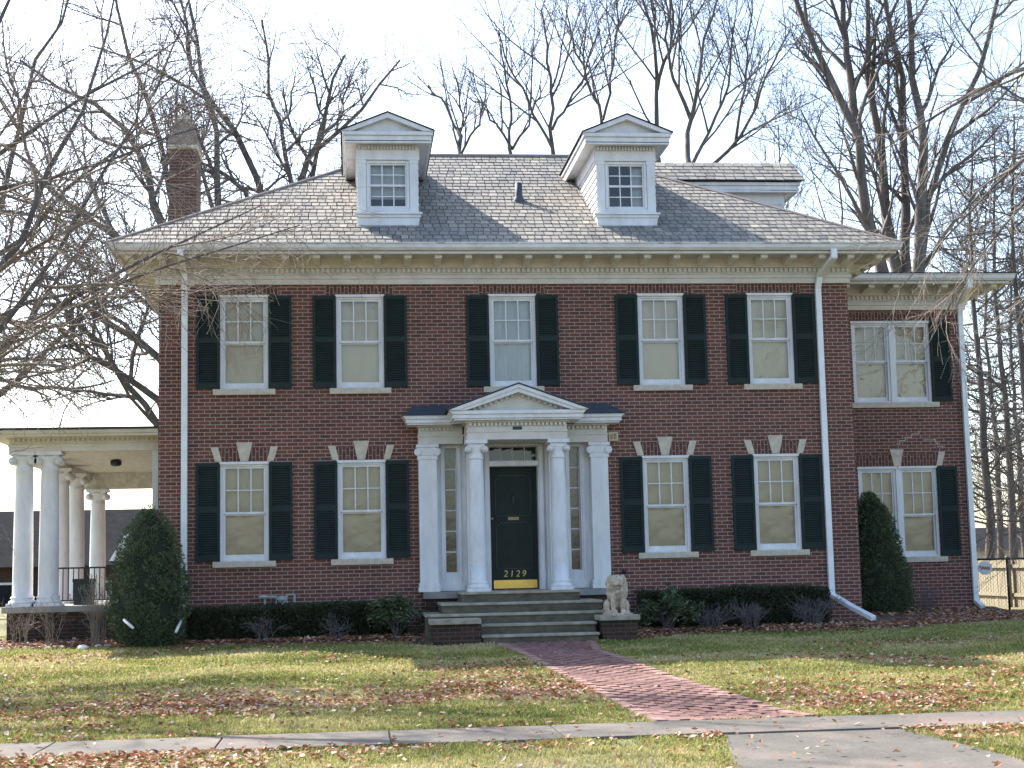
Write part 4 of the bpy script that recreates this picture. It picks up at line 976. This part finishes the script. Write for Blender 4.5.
# tree at the left in front of the house: only its limbs reach into the picture
PF = dict(PO, n=[8, 10, 8, 6, 3], t0=[.2, .15, .12, .12, .1], ang=[45, 42, 42, 42, 40], up=[.1, .05, -.02, -.05, 0], len=[3, 2.6, 1.5, .8, .4], rmax=[.1, .04, .02, .009, .006], trop=[.02, .01, -.01, -.01, 0], w=.14, rmin=.0035)
T = Tree(51); b = (-14.2, -5.5, -.7)
guided(T, [b, (-14.1, -5.5, 2.4), (-13.7, -5.3, 5)], .42, .32, 0, 6, dict(PO, n=[0]*5), 1, .03)
for pts, r0, Y in (([(-40, 400), (0, 350), (40, 290), (75, 230), (110, 170), (150, 60)], .075, -5), ([(-40, 400), (0, 360), (60, 300), (130, 262), (200, 232), (262, 205)], .075, -4.4),
                   ([(-40, 330), (20, 240), (70, 160), (108, 66), (120, -30)], .09, -6), ([(-60, 250), (0, 130), (60, 100), (130, 62), (190, 30)], .07, -5.6),
                   ([(-60, 300), (0, 262), (50, 215), (100, 165), (150, 120), (200, 60)], .07, -4.2),
                   ([(-60, 120), (0, 35), (15, 0), (30, -60)], .12, -7.5), ([(-60, 380), (0, 300), (90, 285), (160, 272), (225, 250), (300, 225)], .05, -3.6),
                   ([(-60, 200), (0, 195), (60, 170), (130, 165), (190, 130), (235, 118)], .06, -5)):
    p3 = [at(u, v, Y+.25*k) for k, (u, v) in enumerate(pts)]
    guided(T, [(-13.7, -5.3, 4.2)]+p3, r0*1.5, .009, 1, 10, PF, 4, .06)
T.make('beech_tree', b, 'bare tree at the left whose fine twigs hang before the eave and chimney', m2='twig')
# tree at the right in front
T = Tree(61); b = (12.6, -5.5, -.7)
guided(T, [b, (12.5, -5.5, 3), (12.3, -5.3, 6.5)], .4, .3, 0, 6, dict(PO, n=[0]*5), 1, .03)
PR = dict(PF, n=[6, 8, 6, 4, 2], len=[3, 1.7, 1.0, .6, .3], up=[0, -.05, -.1, -.05, 0], trop=[0, -.02, -.04, -.04, 0], ang=[40, 30, 32, 35, 35])
for pts, r0, Y in (([(1060, 120), (1024, 152), (985, 200), (930, 250), (890, 300)], .05, -4.5), ([(1070, 160), (1030, 185), (985, 245), (950, 300), (925, 350)], .035, -4.2),
                   ([(1060, 40), (1024, 66), (985, 98), (950, 115), (905, 128), (880, 152)], .085, -3.5), ([(1060, -30), (1020, 10), (985, 0), (950, -20)], .05, -4),
                   ([(1080, 300), (1040, 240), (1000, 225), (950, 235), (900, 232)], .03, -5), ([(1080, 90), (1040, 110), (1000, 90), (970, 60), (940, 10)], .04, -4.6),
                   ([(1080, 380), (1050, 420), (1020, 480), (1010, 520)], .03, -3)):
    p3 = [at(u, v, Y+.15*k) for k, (u, v) in enumerate(pts)]
    guided(T, [(12.3, -5.3, 6.2)]+p3, r0*1.5, .008, 1, 10, PR, 4, .05)
T.make('beech_tree', b, 'bare tree at the right whose pale twigs hang over the side wing eave', m2='twig')
print('trees done')

# ------------------------------------------------------------------ leafy shrubs
def leafcloud(name, pts, nrm, size, m, parent, seed, flop=.6, aspect=.45, rnd=None, tilt=0, quad=True):
    r = np.random.default_rng(seed); n = len(pts)
    d = nrm+r.normal(0, flop, (n, 3)); d[:, 2] += tilt; d /= np.linalg.norm(d, axis=1, keepdims=True)
    s_ = np.cross(d, r.normal(0, 1, (n, 3))); s_ /= np.linalg.norm(s_, axis=1, keepdims=True)
    L = size*r.uniform(.6, 1.3, (n, 1)); W_ = L*aspect*.5
    up_ = np.cross(d, s_)
    V_ = np.stack([pts-s_*W_*.3, pts+d*L*.5-s_*W_+up_*W_*.3, pts+d*L, pts+d*L*.5+s_*W_+up_*W_*.3], 1).reshape(-1, 3)
    F_ = np.arange(4*n).reshape(n, 4)
    rn = np.repeat(np.clip(r.normal(.5, .22, n) if rnd is None else rnd, 0, 1), 4)
    return npmesh(name, V_, F_, m, parent, rnd=rn)
def core(name, fn, parent, m, nu=28, nv=16):
    V_ = []; F_ = []
    for j in range(nv+1):
        for i in range(nu): V_.append(fn(2*math.pi*i/nu, j/nv))
    for j in range(nv):
        for i in range(nu): a = j*nu+i; b = j*nu+(i+1) % nu; F_.append((a, b, b+nu, a+nu))
    return npmesh(name, np.array(V_), np.array(F_), m, parent, smooth=True)
def cone_shrub(name, base, h, rad, label, seed, n=42000, prof=None, notch=None):
    root = empty(name, base, label, 'shrub'); r = np.random.default_rng(seed)
    pf = prof or [.80, .98, 1, .90, .70, .46, .14]
    P0_, N0_ = [], []; nc = 170
    def shape(t): return rad*np.interp(t, [0, .12, .35, .6, .8, .93, 1], pf)
    for k in range(nc):
        t = ((k+r.uniform(0, 1))/nc)**1.35; a = k*2.399+r.normal(0, .25); cr = r.uniform(.09, .21)*(1.15-.5*t)*(1.15 if prof else 1); rr_ = max(0, float(shape(t))-cr*.72)*r.uniform(.84, 1.12)
        c = np.array([base[0]+rr_*math.cos(a), base[1]+rr_*math.sin(a), base[2]+.06+t*(h-.12)])
        m_ = int(n/nc*(cr/.14)**2); d = r.normal(0, 1, (m_, 3)); d /= np.linalg.norm(d, axis=1, keepdims=True); d[:, 2] = d[:, 2]*.85+.12
        P0_.append(c+d*cr*r.uniform(.80, 1.08, (m_, 1))); N0_.append(d+np.array([math.cos(a)*.3, math.sin(a)*.3, .35]))
    P_ = np.concatenate(P0_); nr = np.concatenate(N0_); P_[:, 2] = np.maximum(P_[:, 2], base[2]-.02)
    def fn(a, q):
        v = float(shape(q))*.80; return (base[0]+v*math.cos(a), base[1]+v*math.sin(a), base[2]+.03+q*h*.95)
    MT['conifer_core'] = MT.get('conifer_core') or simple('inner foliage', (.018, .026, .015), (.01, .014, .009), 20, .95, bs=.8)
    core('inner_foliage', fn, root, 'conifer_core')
    leafcloud('foliage', P_, nr, .05, 'conifer', root, seed, .6, .35)
    MB().lathe([(.06, -.15), (.05, .12)], base, 8).build('trunk', 'bark', root)
    return root
gbz = lambda x, y: float(bedz(np.array([x]), np.array([y]))[0][0])
q0 = at(149, 636, -1.15); cone_shrub('dwarf_spruce', (q0[0], -1.15, -.43), 2.24, .63, 'rounded green conifer beside the porch at the left house corner', 3)
q0 = at(872, 612, 1.9); cone_shrub('dwarf_spruce', (q0[0], 1.75, -.38), 2.37, .70, 'uneven pointed green conifer before the side wing windows', 5, prof=[.95, 1, .9, .72, .55, .34, .06])
def hedge(x0, x1, y0, y1, h, label, seed, n):
    root = empty('clipped_hedge', ((x0+x1)/2, (y0+y1)/2, -.42), label, 'hedge', 'low clipped hedges along the front wall'); r = np.random.default_rng(seed)
    zb = -.42
    def jitter(P_):
        k = np.array([noise.noise(Vector((p[0]*2.2, p[1]*3, p[2]*3))) for p in P_]); k2 = np.array([noise.noise(Vector((p[0]*.8+9, p[1], 3))) for p in P_])
        P_[:, 1] -= .06*k*(P_[:, 1] < (y0+y1)/2); P_[:, 2] += (.04*k+.05*k2)*(P_[:, 2] > 0); return P_
    m = int(n*.6); F1 = np.stack([r.uniform(x0, x1, m), np.full(m, y0)+r.uniform(-.03, .05, m), zb+h*r.uniform(0, 1, m)**.8], 1); N1 = np.tile([0, -1, .4], (m, 1))
    k = n-m; F2 = np.stack([r.uniform(x0, x1, k), r.uniform(y0, y1, k), zb+h+r.normal(0, .02, k)], 1); N2 = np.tile([0, -.2, 1], (k, 1))
    P_ = jitter(np.concatenate([F1, F2])); leafcloud('foliage', P_, np.concatenate([N1, N2]).astype(float), .05, 'hedge', root, seed, .7, .5)
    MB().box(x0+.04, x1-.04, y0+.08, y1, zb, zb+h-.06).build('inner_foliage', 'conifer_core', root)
hx0, hx1 = at(186, 615, -.8)[0], at(372, 615, -.8)[0]
hedge(hx0, hx1+.6, -.95, -.15, .50, 'long low dark hedge under the windows left of the steps', 1, 26000)
hedge(2.1, 5.5, -.95, -.2, .62, 'low dark hedge right of the lion under the windows', 2, 20000)
def rhodo(base, w_, h, label, seed, n=900, name='rhododendron'):
    root = empty(name, base, label, 'shrub'); r = np.random.default_rng(seed)
    st_ = Tree(seed); tips = []
    for k in range(26):
        a = r.uniform(0, 6.28); q = r.uniform(.15, 1); e = (base[0]+w_*q*math.cos(a), base[1]+w_*.7*q*math.sin(a), base[2]+h*(1-.45*q*q)*r.uniform(.75, 1.1))
        guided(st_, [base, ((base[0]*.6+e[0]*.4), (base[1]*.6+e[1]*.4), base[2]+h*.45), e], .012, .004, 1, 5, dict(PO, n=[0]*5), 1, .02); tips.append(e)
    V_, F_ = st_.mesh(1, 1); npmesh('stems', V_, F_, 'bark', root)
    tips = np.array(tips); P_ = []; Nn = []
    for k in range(n):
        i = r.integers(len(tips)); c = tips[i]+r.normal(0, .055, 3)-np.array([0, 0, abs(r.normal(0, .10))]); P_.append(c); a = r.uniform(0, 6.28); Nn.append((math.cos(a), math.sin(a), r.uniform(-.7, .3)))
    leafcloud('foliage', np.array(P_), np.array(Nn), .12, 'rhodo', root, seed, .25, .3)
q0 = at(396, 630, -1.25); rhodo((q0[0], -1.25, -.46), .5, .72, 'loose green broadleaf shrub left of the entrance steps', 8, 1500)
q0 = at(668, 628, -1.3); rhodo((q0[0], -1.3, -.46), .6, .68, 'loose green broadleaf shrub right of the stone lion', 9, 1300)
def twigbush(base, w_, h, n, label, seed, m='twig', r0=.007):
    T = Tree(seed); r = T.r
    for k in range(n):
        a = r.uniform(0, 6.28); q = r.uniform(.1, 1)*w_
        guided(T, [(base[0]+.1*math.cos(a), base[1]+.1*math.sin(a), base[2]), (base[0]+q*.5*math.cos(a), base[1]+q*.5*math.sin(a), base[2]+h*.55), (base[0]+q*math.cos(a), base[1]+q*math.sin(a), base[2]+h*r.uniform(.6, 1.05))], r0, .003, 1, 5,
               dict(PO, n=[0, 3, 2, 0, 0], len=[1, .28, .15, .1, .1], rmax=[.01, .005, .004, .003, .003], rmin=.0025), 3, .02)
    root = empty('bare_shrub', base, label, 'shrub', 'leafless shrubs in the planting bed'); V_, F_ = T.mesh(1, 4); npmesh('branches', V_, F_, m, root); return root
for px, py, Y, w_, h, n, lab in ((20, 632, -.6, .35, .75, 14, 'leafless stems before the porch base at the left edge'), (53, 634, -.7, .3, .7, 10, 'leafless shrub below the inner porch column'), (98, 632, -.9, .42, 1.15, 34, 'tall tan leafless shrub before the porch railing'),
                         (265, 632, -1.25, .4, .42, 12, 'short bare twigs before the left hedge'), (335, 630, -1.35, .35, .36, 10, 'short bare twigs at the middle of the left hedge'), (600, 625, -1.4, .3, .3, 0, ''), (713, 626, -1.35, .5, .34, 26, 'grey twiggy low bush right of the broadleaf shrub'), (752, 622, -1.3, .5, .4, 28, 'grey twiggy low bush in the middle of the right bed'),
                         (812, 616, -1.15, .6, .5, 40, 'grey twiggy bush by the right downspout elbow'), (925, 610, 1.6, .45, .6, 18, 'leafless stems right of the pointed conifer')):
    if n: twigbush((at(px, py, Y)[0], Y, -.46), w_, h, n, lab, int(px), 'twig' if px < 200 else 'darktwig', .006)

# ------------------------------------------------------------------ neighbours
MT['roofdark'] = simple('dark shingles', (.028, .029, .033), (.014, .015, .018), 3, 1)
MT['roofdark'].node_tree.nodes['Principled BSDF'].inputs['Specular IOR Level'].default_value = .05
def nhouse(x0, x1, y0, y1, h, rh, label, wallm, gable=None):
    root = empty('neighbour_house', ((x0+x1)/2, (y0+y1)/2, -.5), label, 'house', 'neighbouring houses')
    MB().box(x0, x1, y0, y1, -.7, h).build('wall', wallm, root)
    ym = (y0+y1)/2
    MB().prism([(y0-.5, h-.05), (y1+.5, h-.05), (ym, h+rh)], 'x', x0-.4, x1+.4).build('roof', 'roofdark', root)
    for k in range(3):
        x = x0+(x1-x0)*(k+.5)/3; f = MB().box(x-.6, x+.6, y0-.06, y0-.01, h-2.1, h-.7).build('window', 'white', root); MB().box(x-.5, x+.5, y0-.08, y0-.061, h-2.0, h-.8).build('pane', 'roofdark', f)
    if gable:
        x = gable; MB().prism([(x-.7, h+.1), (x+.7, h+.1), (x, h+1.3)], 'y', y0-.2, ym).build('gable', 'white', root)
    return root
a = at(86, 600, 42); b_ = at(160, 514, 42)
nhouse(-19.5, -8.2, 40, 48, 1.2, 2.5, 'dark roofed house far behind the side porch', 'brick_old', at(112, 540, 40)[0]+.6)
nhouse(-40, -25.5, 44, 52, 2.6, 2.0, 'dim house beyond the left edge of the porch', 'brick_old')
nhouse(25, 34, 52, 60, 1.1, 1.2, 'distant house glimpsed between trunks above the fence', 'stone')

# ------------------------------------------------------------------ fence, sign, lion, small things
def plankfence():
    x0 = 12.55; root = empty('plank_fence', (x0, 6, -.55), 'weathered wooden plank fence catching the sun at the right edge', 'fence')
    y = -2.0; r = random.Random(4); k = 0
    while y < 11.5:
        z1 = .62+r.uniform(-.02, .02); p = MB().box(x0+r.uniform(0, .01), x0+.022, y+.008, y+.132, -.56, z1)
        p.build('plank', 'wood', root); y += .142
    for z in (-.25, .42): MB().box(x0-.05, x0-.002, -2, 11.5, z, z+.08).build('rail', 'wood', root)
    for y in (-1.9, .4, 2.7, 5.0, 7.3, 9.6): MB().box(x0-.14, x0-.051, y, y+.09, -.6, .70).build('post', 'wood', root)
plankfence()
cf = empty('chain_link_fence', (11.2, 3.2, -.5), 'thin chain link fence with dark top rail before the plank fence', 'fence')
fy = 3.6; fx0 = 9.9
zt_r = at(1000, 559, fy)[2]
MB().cyl((fx0, fy, zt_r), (13.5, fy, zt_r), .022, .022, 8).build('rail', 'iron', cf)
for x in (fx0, at(1008, 580, fy)[0], 12.4): MB().cyl((x, fy, -.6), (x, fy, zt_r+.04), .026, .026, 8).build('post', 'iron', cf)
ms = MB(); x = fx0-.9
while x < 12.4:
    for s in (-1, 1):
        xa, xb = (x, x+(zt_r+.5)) if s > 0 else (x+(zt_r+.5), x)
        za, zb_ = -.5, zt_r
        # clip to span
        if xa < fx0 and s > 0: za += (fx0-xa); xa = fx0
        if xb < fx0 and s < 0: zb_ -= (fx0-xb); xb = fx0
        if zb_ > za: ms.cyl((xa, fy+.004*s, za), (xb, fy+.004*s, zb_), .0022, .0022, 3)
    x += .085
ms.build('wire_mesh', 'dark_metal', cf)
sx_, _, sz_ = at(985, 568, fy-.04)
sg = empty('yard_sign', (sx_, fy-.03, sz_-.17), 'small pale octagonal sign with red script on the fence', 'sign')
oc = [(sx_+.17*math.cos(R(22.5+45*k)), sz_+.15*math.sin(R(22.5+45*k))) for k in range(8)]
MB().prism(oc, 'y', fy-.035, fy-.026).build('sign_board', 'white', sg)
text('Stop', .14, (sx_, fy-.04, sz_-.045), 'red', sg, 'lettering', shear=.3) if False else None
ws = MB(); rr2 = random.Random(2); px_ = None
for k in range(22):
    t = k/21; p = (sx_-.11+.22*t, fy-.039, sz_+.035*math.sin(t*26)-.02*t+.01)
    if px_: ws.cyl(px_, p, .008, .008, 5)
    px_ = p
ws.build('lettering', 'red', sg)
# stone lion: one fused body
def lion():
    px, pz = at(617, 618, -2.3)[0], -.125
    bm = bmesh.new()
    def ell(c, r, rot=(0, 0, 0), sub=3):
        q = bmesh.ops.create_icosphere(bm, subdivisions=sub, radius=1)
        Mx = Matrix.Translation(c) @ (Matrix.Rotation(rot[2], 4, 'Z') @ Matrix.Rotation(rot[1], 4, 'Y') @ Matrix.Rotation(rot[0], 4, 'X')) @ Matrix.Diagonal((*r, 1))
        bmesh.ops.transform(bm, matrix=Mx, verts=q['verts'])
    E_ = ell
    E_((0, .10, .17), (.155, .20, .16)); E_((0, .02, .30), (.125, .13, .17)); E_((0, -.02, .40), (.15, .13, .16))     # haunch, chest, mane base
    E_((0, -.05, .50), (.150, .12, .13)); E_((0, -.02, .56), (.115, .10, .08)); E_((0, -.13, .50), (.085, .08, .085)); E_((0, -.03, .45), (.16, .10, .12))
    E_((0, -.195, .475), (.055, .05, .032)); E_((0, -.175, .425), (.045, .05, .022)); E_((0, -.225, .492), (.02, .018, .014))   # muzzle, jaw, nose
    for s in (-1, 1):
        E_((s*.04, -.185, .535), (.022, .018, .012)); E_((s*.105, -.05, .605), (.03, .022, .035)); E_((s*.035, -.205, .47), (.03, .03, .026))
        E_((s*.075, -.13, .20), (.048, .055, .19)); E_((s*.078, -.195, .04), (.055, .085, .042)); E_((s*.145, .05, .12), (.07, .14, .12)); E_((s*.15, -.09, .035), (.048, .10, .036))
        E_((s*.12, -.06, .36), (.06, .07, .13))
        for q in (-1, 0, 1): E_((s*.078+q*.03, -.268, .03), (.017, .02, .025), sub=2)
    rr_ = random.Random(5)
    for k in range(95):   # curls of the mane
        a = rr_.uniform(-2.7, 2.7); z = rr_.uniform(.27, .61); w0 = .165*math.sqrt(max(.05, 1-((z-.43)/.24)**2))
        x = w0*math.sin(a); y = -.02-.115*math.cos(a)
        if abs(x) < .075 and z > .41 and y < 0: continue
        E_((x, y, z), (.026, .024, .034), (rr_.uniform(-.5, .5), rr_.uniform(-.8, .8), 0), 2)
    E_((.16, .18, .05), (.035, .12, .03), (0, 0, .3))
    q = bmesh.ops.create_cube(bm, size=1); bmesh.ops.transform(bm, matrix=Matrix.Translation((0, -.02, -.0)) @ Matrix.Diagonal((.40, .58, .03, 1)), verts=q['verts'])
    bmesh.ops.transform(bm, matrix=Matrix.Translation((px, -2.32, pz+.012)) @ Matrix.Scale(1.02, 4), verts=bm.verts)
    me = bpy.data.meshes.new('lion_statue'); bm.to_mesh(me); bm.free(); me.materials.append(MT['lion'])
    me.transform(Matrix.Translation((-px, 2.32, -pz)))
    o = bpy.data.objects.new('lion_statue', me); link(o, None, (px, -2.32, pz)); tag(o, 'weathered seated stone lion on the right pedestal of the steps', 'statue')
    rm = o.modifiers.new('fuse', 'REMESH'); rm.mode = 'VOXEL'; rm.voxel_size = .0085; rm.use_smooth_shade = True
    tx = bpy.data.textures.new('pits', 'CLOUDS'); tx.noise_scale = .035
    dp = o.modifiers.new('wear', 'DISPLACE'); dp.texture = tx; dp.strength = .014; dp.mid_level = .5; dp.texture_coords = 'LOCAL'
import bmesh
lion()
# gas meter
gx, gy_, gz_ = at(282, 600, -.2)
MT['meter_grey'] = simple('meter grey', (.34, .36, .36), (.24, .25, .25), 5, .6)
gm = empty('gas_meter', (gx, -.2, -.4), 'grey gas meter with pipes against the wall behind the hedge', 'meter')
MB().box(gx-.11, gx+.11, -.30, -.12, gz_-.28, gz_-.02).lathe([(.001, 0), (.10, .01), (.10, .06), (.06, .09), (.001, .1)], (gx, -.2, gz_-.02), 14).build('meter_body', 'meter_grey', gm, bevel=.01)
MB().path([(gx-.09, -.2, gz_-.05), (gx-.09, -.2, gz_+.06), (gx-.3, -.2, gz_+.06), (gx-.3, -.2, -.4)], .022).path([(gx+.08, -.2, gz_-.05), (gx+.08, -.2, gz_+.09), (gx+.22, -.2, gz_+.09), (gx+.22, -.1, -.4)], .018).build('pipe', 'meter_grey', gm)
MB().lathe([(.001, 0), (.09, .015), (.09, .05), (.001, .07)], (gx-.33, -.2, gz_+.03), 14).build('regulator', 'meter_grey', gm)
# planter box on the porch
bxp = MB().box(-7.98, -7.66, .75, 1.05, .19, .62).box(-8.0, -7.64, .73, 1.07, .6, .66)
o = bxp.build('planter_box', 'dark_metal', None, (-7.82, .9, .19), label='dark square planter box on the porch behind the railing', cat='planter')
# loose downspout pieces
def gutterpiece(a, b, label):
    m = MB(); m.cyl(a, b, .024, .024, 8); o = m.build('drain_pipe', 'gutter', None, tuple(min(p, q) for p, q in zip(a, b)), label=label, cat='pipe')
gutterpiece(at(124, 620, -1.95), at(133, 628, -2.2), 'short white pipe poking out beside the left conifer')
gutterpiece(at(181, 621, -1.6), at(176, 632, -1.95), 'white pipe end on the ground right of the left conifer')
# stones in the bed
rk = random.Random(8)
def rock(x, y, s, label, grp=None, m='stone'):
    bm = bmesh.new(); bmesh.ops.create_icosphere(bm, subdivisions=2, radius=1)
    for v in bm.verts:
        v.co *= 1+.25*noise.noise(v.co*1.3+Vector((x*7, y*5, s*90))); v.co = Vector((v.co.x*s, v.co.y*s*.8, v.co.z*s*.6))
    me = bpy.data.meshes.new('stone'); bm.to_mesh(me); bm.free(); me.materials.append(MT[m]); o = bpy.data.objects.new('stone', me); link(o, None, (x, y, gbz(x, y)+s*.2)); tag(o, label, 'stone', grp)
q0 = at(83, 638, -1.35); rock(q0[0], -1.35, .10, 'pale round stone at the edge of the bed by the tan shrub', m='downspout')
for k in range(16):
    px = 4+k*7.5+rk.uniform(-3, 3); Y = -.75-.35*rk.random()
    if 72 < px < 95: continue
    rock(at(px, 636, Y)[0], Y, rk.uniform(.05, .10), 'small edging stone in the row before the porch base', 'small edging stones before the porch')

# ------------------------------------------------------------------ grass and leaves
r = np.random.default_rng(99)
def on_hard(x, y):
    xl = np.interp(y, [-13.22, -3, -2.6], [-.1, -.62, -.72]); xr = np.interp(y, [-13.22, -12.6, -9.9, -4.3, -2.6], [1.50, 1.36, 1.08, .80, .98])
    p = (y > -13.2) & (y < -2.4) & (x > xl) & (x < xr)
    s_ = (y < -13.23) & (y > -14.37)
    d = (y <= -14.3) & (x > np.interp(y, [-16.6, -14.4], [-.15, .28])) & (x < np.interp(y, [-16.2, -14.4], [2.15, 1.88]))
    return p | s_ | d
def field(x, y, s, o=0.0):
    return np.array([noise.noise(Vector((a*s+o, b*s*1.6, o))) for a, b in zip(x, y)])
def samp(n, y0, y1):
    y = r.uniform(y0, y1, n); d = y-CAM[1]; a = CAM[0]-350/1540*d-.6; b = CAM[0]+690/1540*d+.6; x = a+(b-a)*r.uniform(0, 1, n); return x, y
X1, Y1 = [], []
for n, y0, y1 in ((90000, -17.2, -13), (110000, -13.3, -8.5), (75000, -8.5, -3.5), (40000, -3.5, -.3), (9000, -.3, 5)):
    x, y = samp(n, y0, y1); X1.append(x); Y1.append(y)
gx_, gy2 = np.concatenate(X1), np.concatenate(Y1)
edge = r.normal(0, .03, len(gx_)); ok = ~on_hard(gx_+edge, gy2+edge); _, inb = bedz(gx_, gy2+r.normal(0, .08, len(gx_))); ok &= ~inb
gx_, gy2 = gx_[ok], gy2[ok]
f1 = field(gx_, gy2, .45); f2 = field(gx_, gy2, 2.3, 5); keep = (f2 > -.30) | (r.random(len(gx_)) < .35); gx_, gy2, f1, f2 = gx_[keep], gy2[keep], f1[keep], f2[keep]
n = len(gx_); gz0 = gz(gx_, gy2); hgt = r.uniform(.02, .045, n)*(1+.5*f2); wd = .0045+.0006*(gy2+17); az_ = r.uniform(0, 2*math.pi, n); ln = r.uniform(.2, 1.1, n)*hgt
wx_, wy_ = np.cos(az_)*wd, np.sin(az_)*wd; la = r.uniform(0, 2*math.pi, n)
b0 = np.stack([gx_-wx_, gy2-wy_, gz0-.006], 1); b1 = np.stack([gx_+wx_, gy2+wy_, gz0-.006], 1)
m0 = np.stack([gx_-wx_*.8+np.cos(la)*ln*.35, gy2-wy_*.8+np.sin(la)*ln*.35, gz0+hgt*.6], 1); m1 = np.stack([gx_+wx_*.8+np.cos(la)*ln*.35, gy2+wy_*.8+np.sin(la)*ln*.35, gz0+hgt*.6], 1)
tp = np.stack([gx_+np.cos(la)*ln, gy2+np.sin(la)*ln, gz0+hgt], 1)
V_ = np.stack([b0, b1, m1, m0, tp], 1).reshape(-1, 3); i0 = np.arange(n)*5
F_ = np.concatenate([np.stack([i0, i0+1, i0+2], 1), np.stack([i0, i0+2, i0+3], 1), np.stack([i0+3, i0+2, i0+4], 1)])
rn = np.repeat(np.clip(.54+.55*f1+.30*f2+r.normal(0, .17, n), 0, 1), 5)
g = npmesh('grass', V_, F_, 'grass', rnd=rn, origin=(0, -9, -.7), kind='stuff', label='short patchy grass of the front lawn')
# leaves
def leaves(x, y, zz, size, name, lab, seed):
    r = np.random.default_rng(seed); n = len(x); th = r.uniform(0, 2*math.pi, n); L = size*r.uniform(.55, 1.35, n); Wd = L*r.uniform(.5, .85, n)
    prof = [(-.5, 0), (-.22, -.42), (.1, -.5), (.25, -.25), (.5, 0), (.25, .25), (.1, .5), (-.22, .42)]
    curl = r.uniform(-.1, .8, n); tl = r.normal(0, .28, n); tl2 = r.normal(0, .28, n); P_ = []
    for a, b in prof:
        u = a*L; v = b*Wd; h = curl*(np.abs(b)*Wd+.4*np.abs(a)*L)+tl*u+tl2*v
        P_.append(np.stack([x+u*np.cos(th)-v*np.sin(th), y+u*np.sin(th)+v*np.cos(th), zz+h+.012], 1))
    c_ = np.stack([x, y, zz+.012], 1); V_ = np.stack([c_]+P_, 1).reshape(-1, 3); i0 = np.arange(n)*9
    F_ = np.concatenate([np.stack([i0, i0+1+k, i0+1+(k+1) % 8], 1) for k in range(8)])
    rn = np.repeat(np.clip(r.beta(1.6, 1.3, n), 0, 1), 9)
    return npmesh(name, V_, F_, 'leaf', rnd=rn, origin=(0, float(np.mean(y)), -.6), kind='stuff', label=lab)
x, y = samp(110000, -17.2, -2.0)
f = field(x, y, .33, 17); f3 = field(x, y, 1.5, 3)
pr_ = np.clip((f+.25*f3-.02)*1.6, 0, 1)**1.3*.75+.022
pr_ *= np.interp(y, [-17, -14.4, -12.9, -9, -6, -3.5, -2], [.8, .9, 1.1, 1.1, .35, .3, .5])
# drift of leaves across the left lawn and along the right lawn
wv = .7*np.sin(x*.9)+.5*np.sin(x*2.1+1)+1.2*f; dr1 = np.exp(-((y+10.3-.12*(x+3)+wv)/1.3)**2)*(x < .0)*.46; dr2 = np.exp(-((y+11.0+.15*(x-3)+wv)/1.2)**2)*(x > 1.4)*.46
dr3 = np.exp(-((y+14.75)/.3)**2)*.25
pr_ = pr_+dr1*np.clip(.6+2.2*f3, .08, 1)+dr2*np.clip(.6+2.2*f3, .08, 1)+dr3*(f3 > .0)
hard = on_hard(x, y); pr_ = np.where(hard, .008, pr_); ok = r.random(len(x)) < pr_; _, inb = bedz(x, y); ok &= ~inb
x, y = x[ok], y[ok]; leaves(x, y, gz(x, y)+np.where(on_hard(x, y), .03, .022), .058, 'fallen_leaves', 'dry brown fallen leaves scattered over the lawn', 1)
n = 9000; x = r.uniform(-9.5, 10.1, n); y = np.interp(x, bx, front)+np.abs(r.normal(0, .55, n))-.12; z, inb = bedz(x, y); ok = ((y < -.05) | (x > 6.45) | (x < -6.45)) & ~((np.abs(x) < 1.75) & (y > -2.7))
x2 = r.uniform(6.5, 9.9, 1500); y2 = r.uniform(.2, 2.6, 1500); z2, i2 = bedz(x2, y2); x, y, z = np.r_[x[ok], x2[i2]], np.r_[y[ok], y2[i2]], np.r_[z[ok], z2[i2]]; leaves(x, y, z+.01, .07, 'bed_leaves', 'drift of dry brown leaves lying in the planting bed', 2)
print('all done')
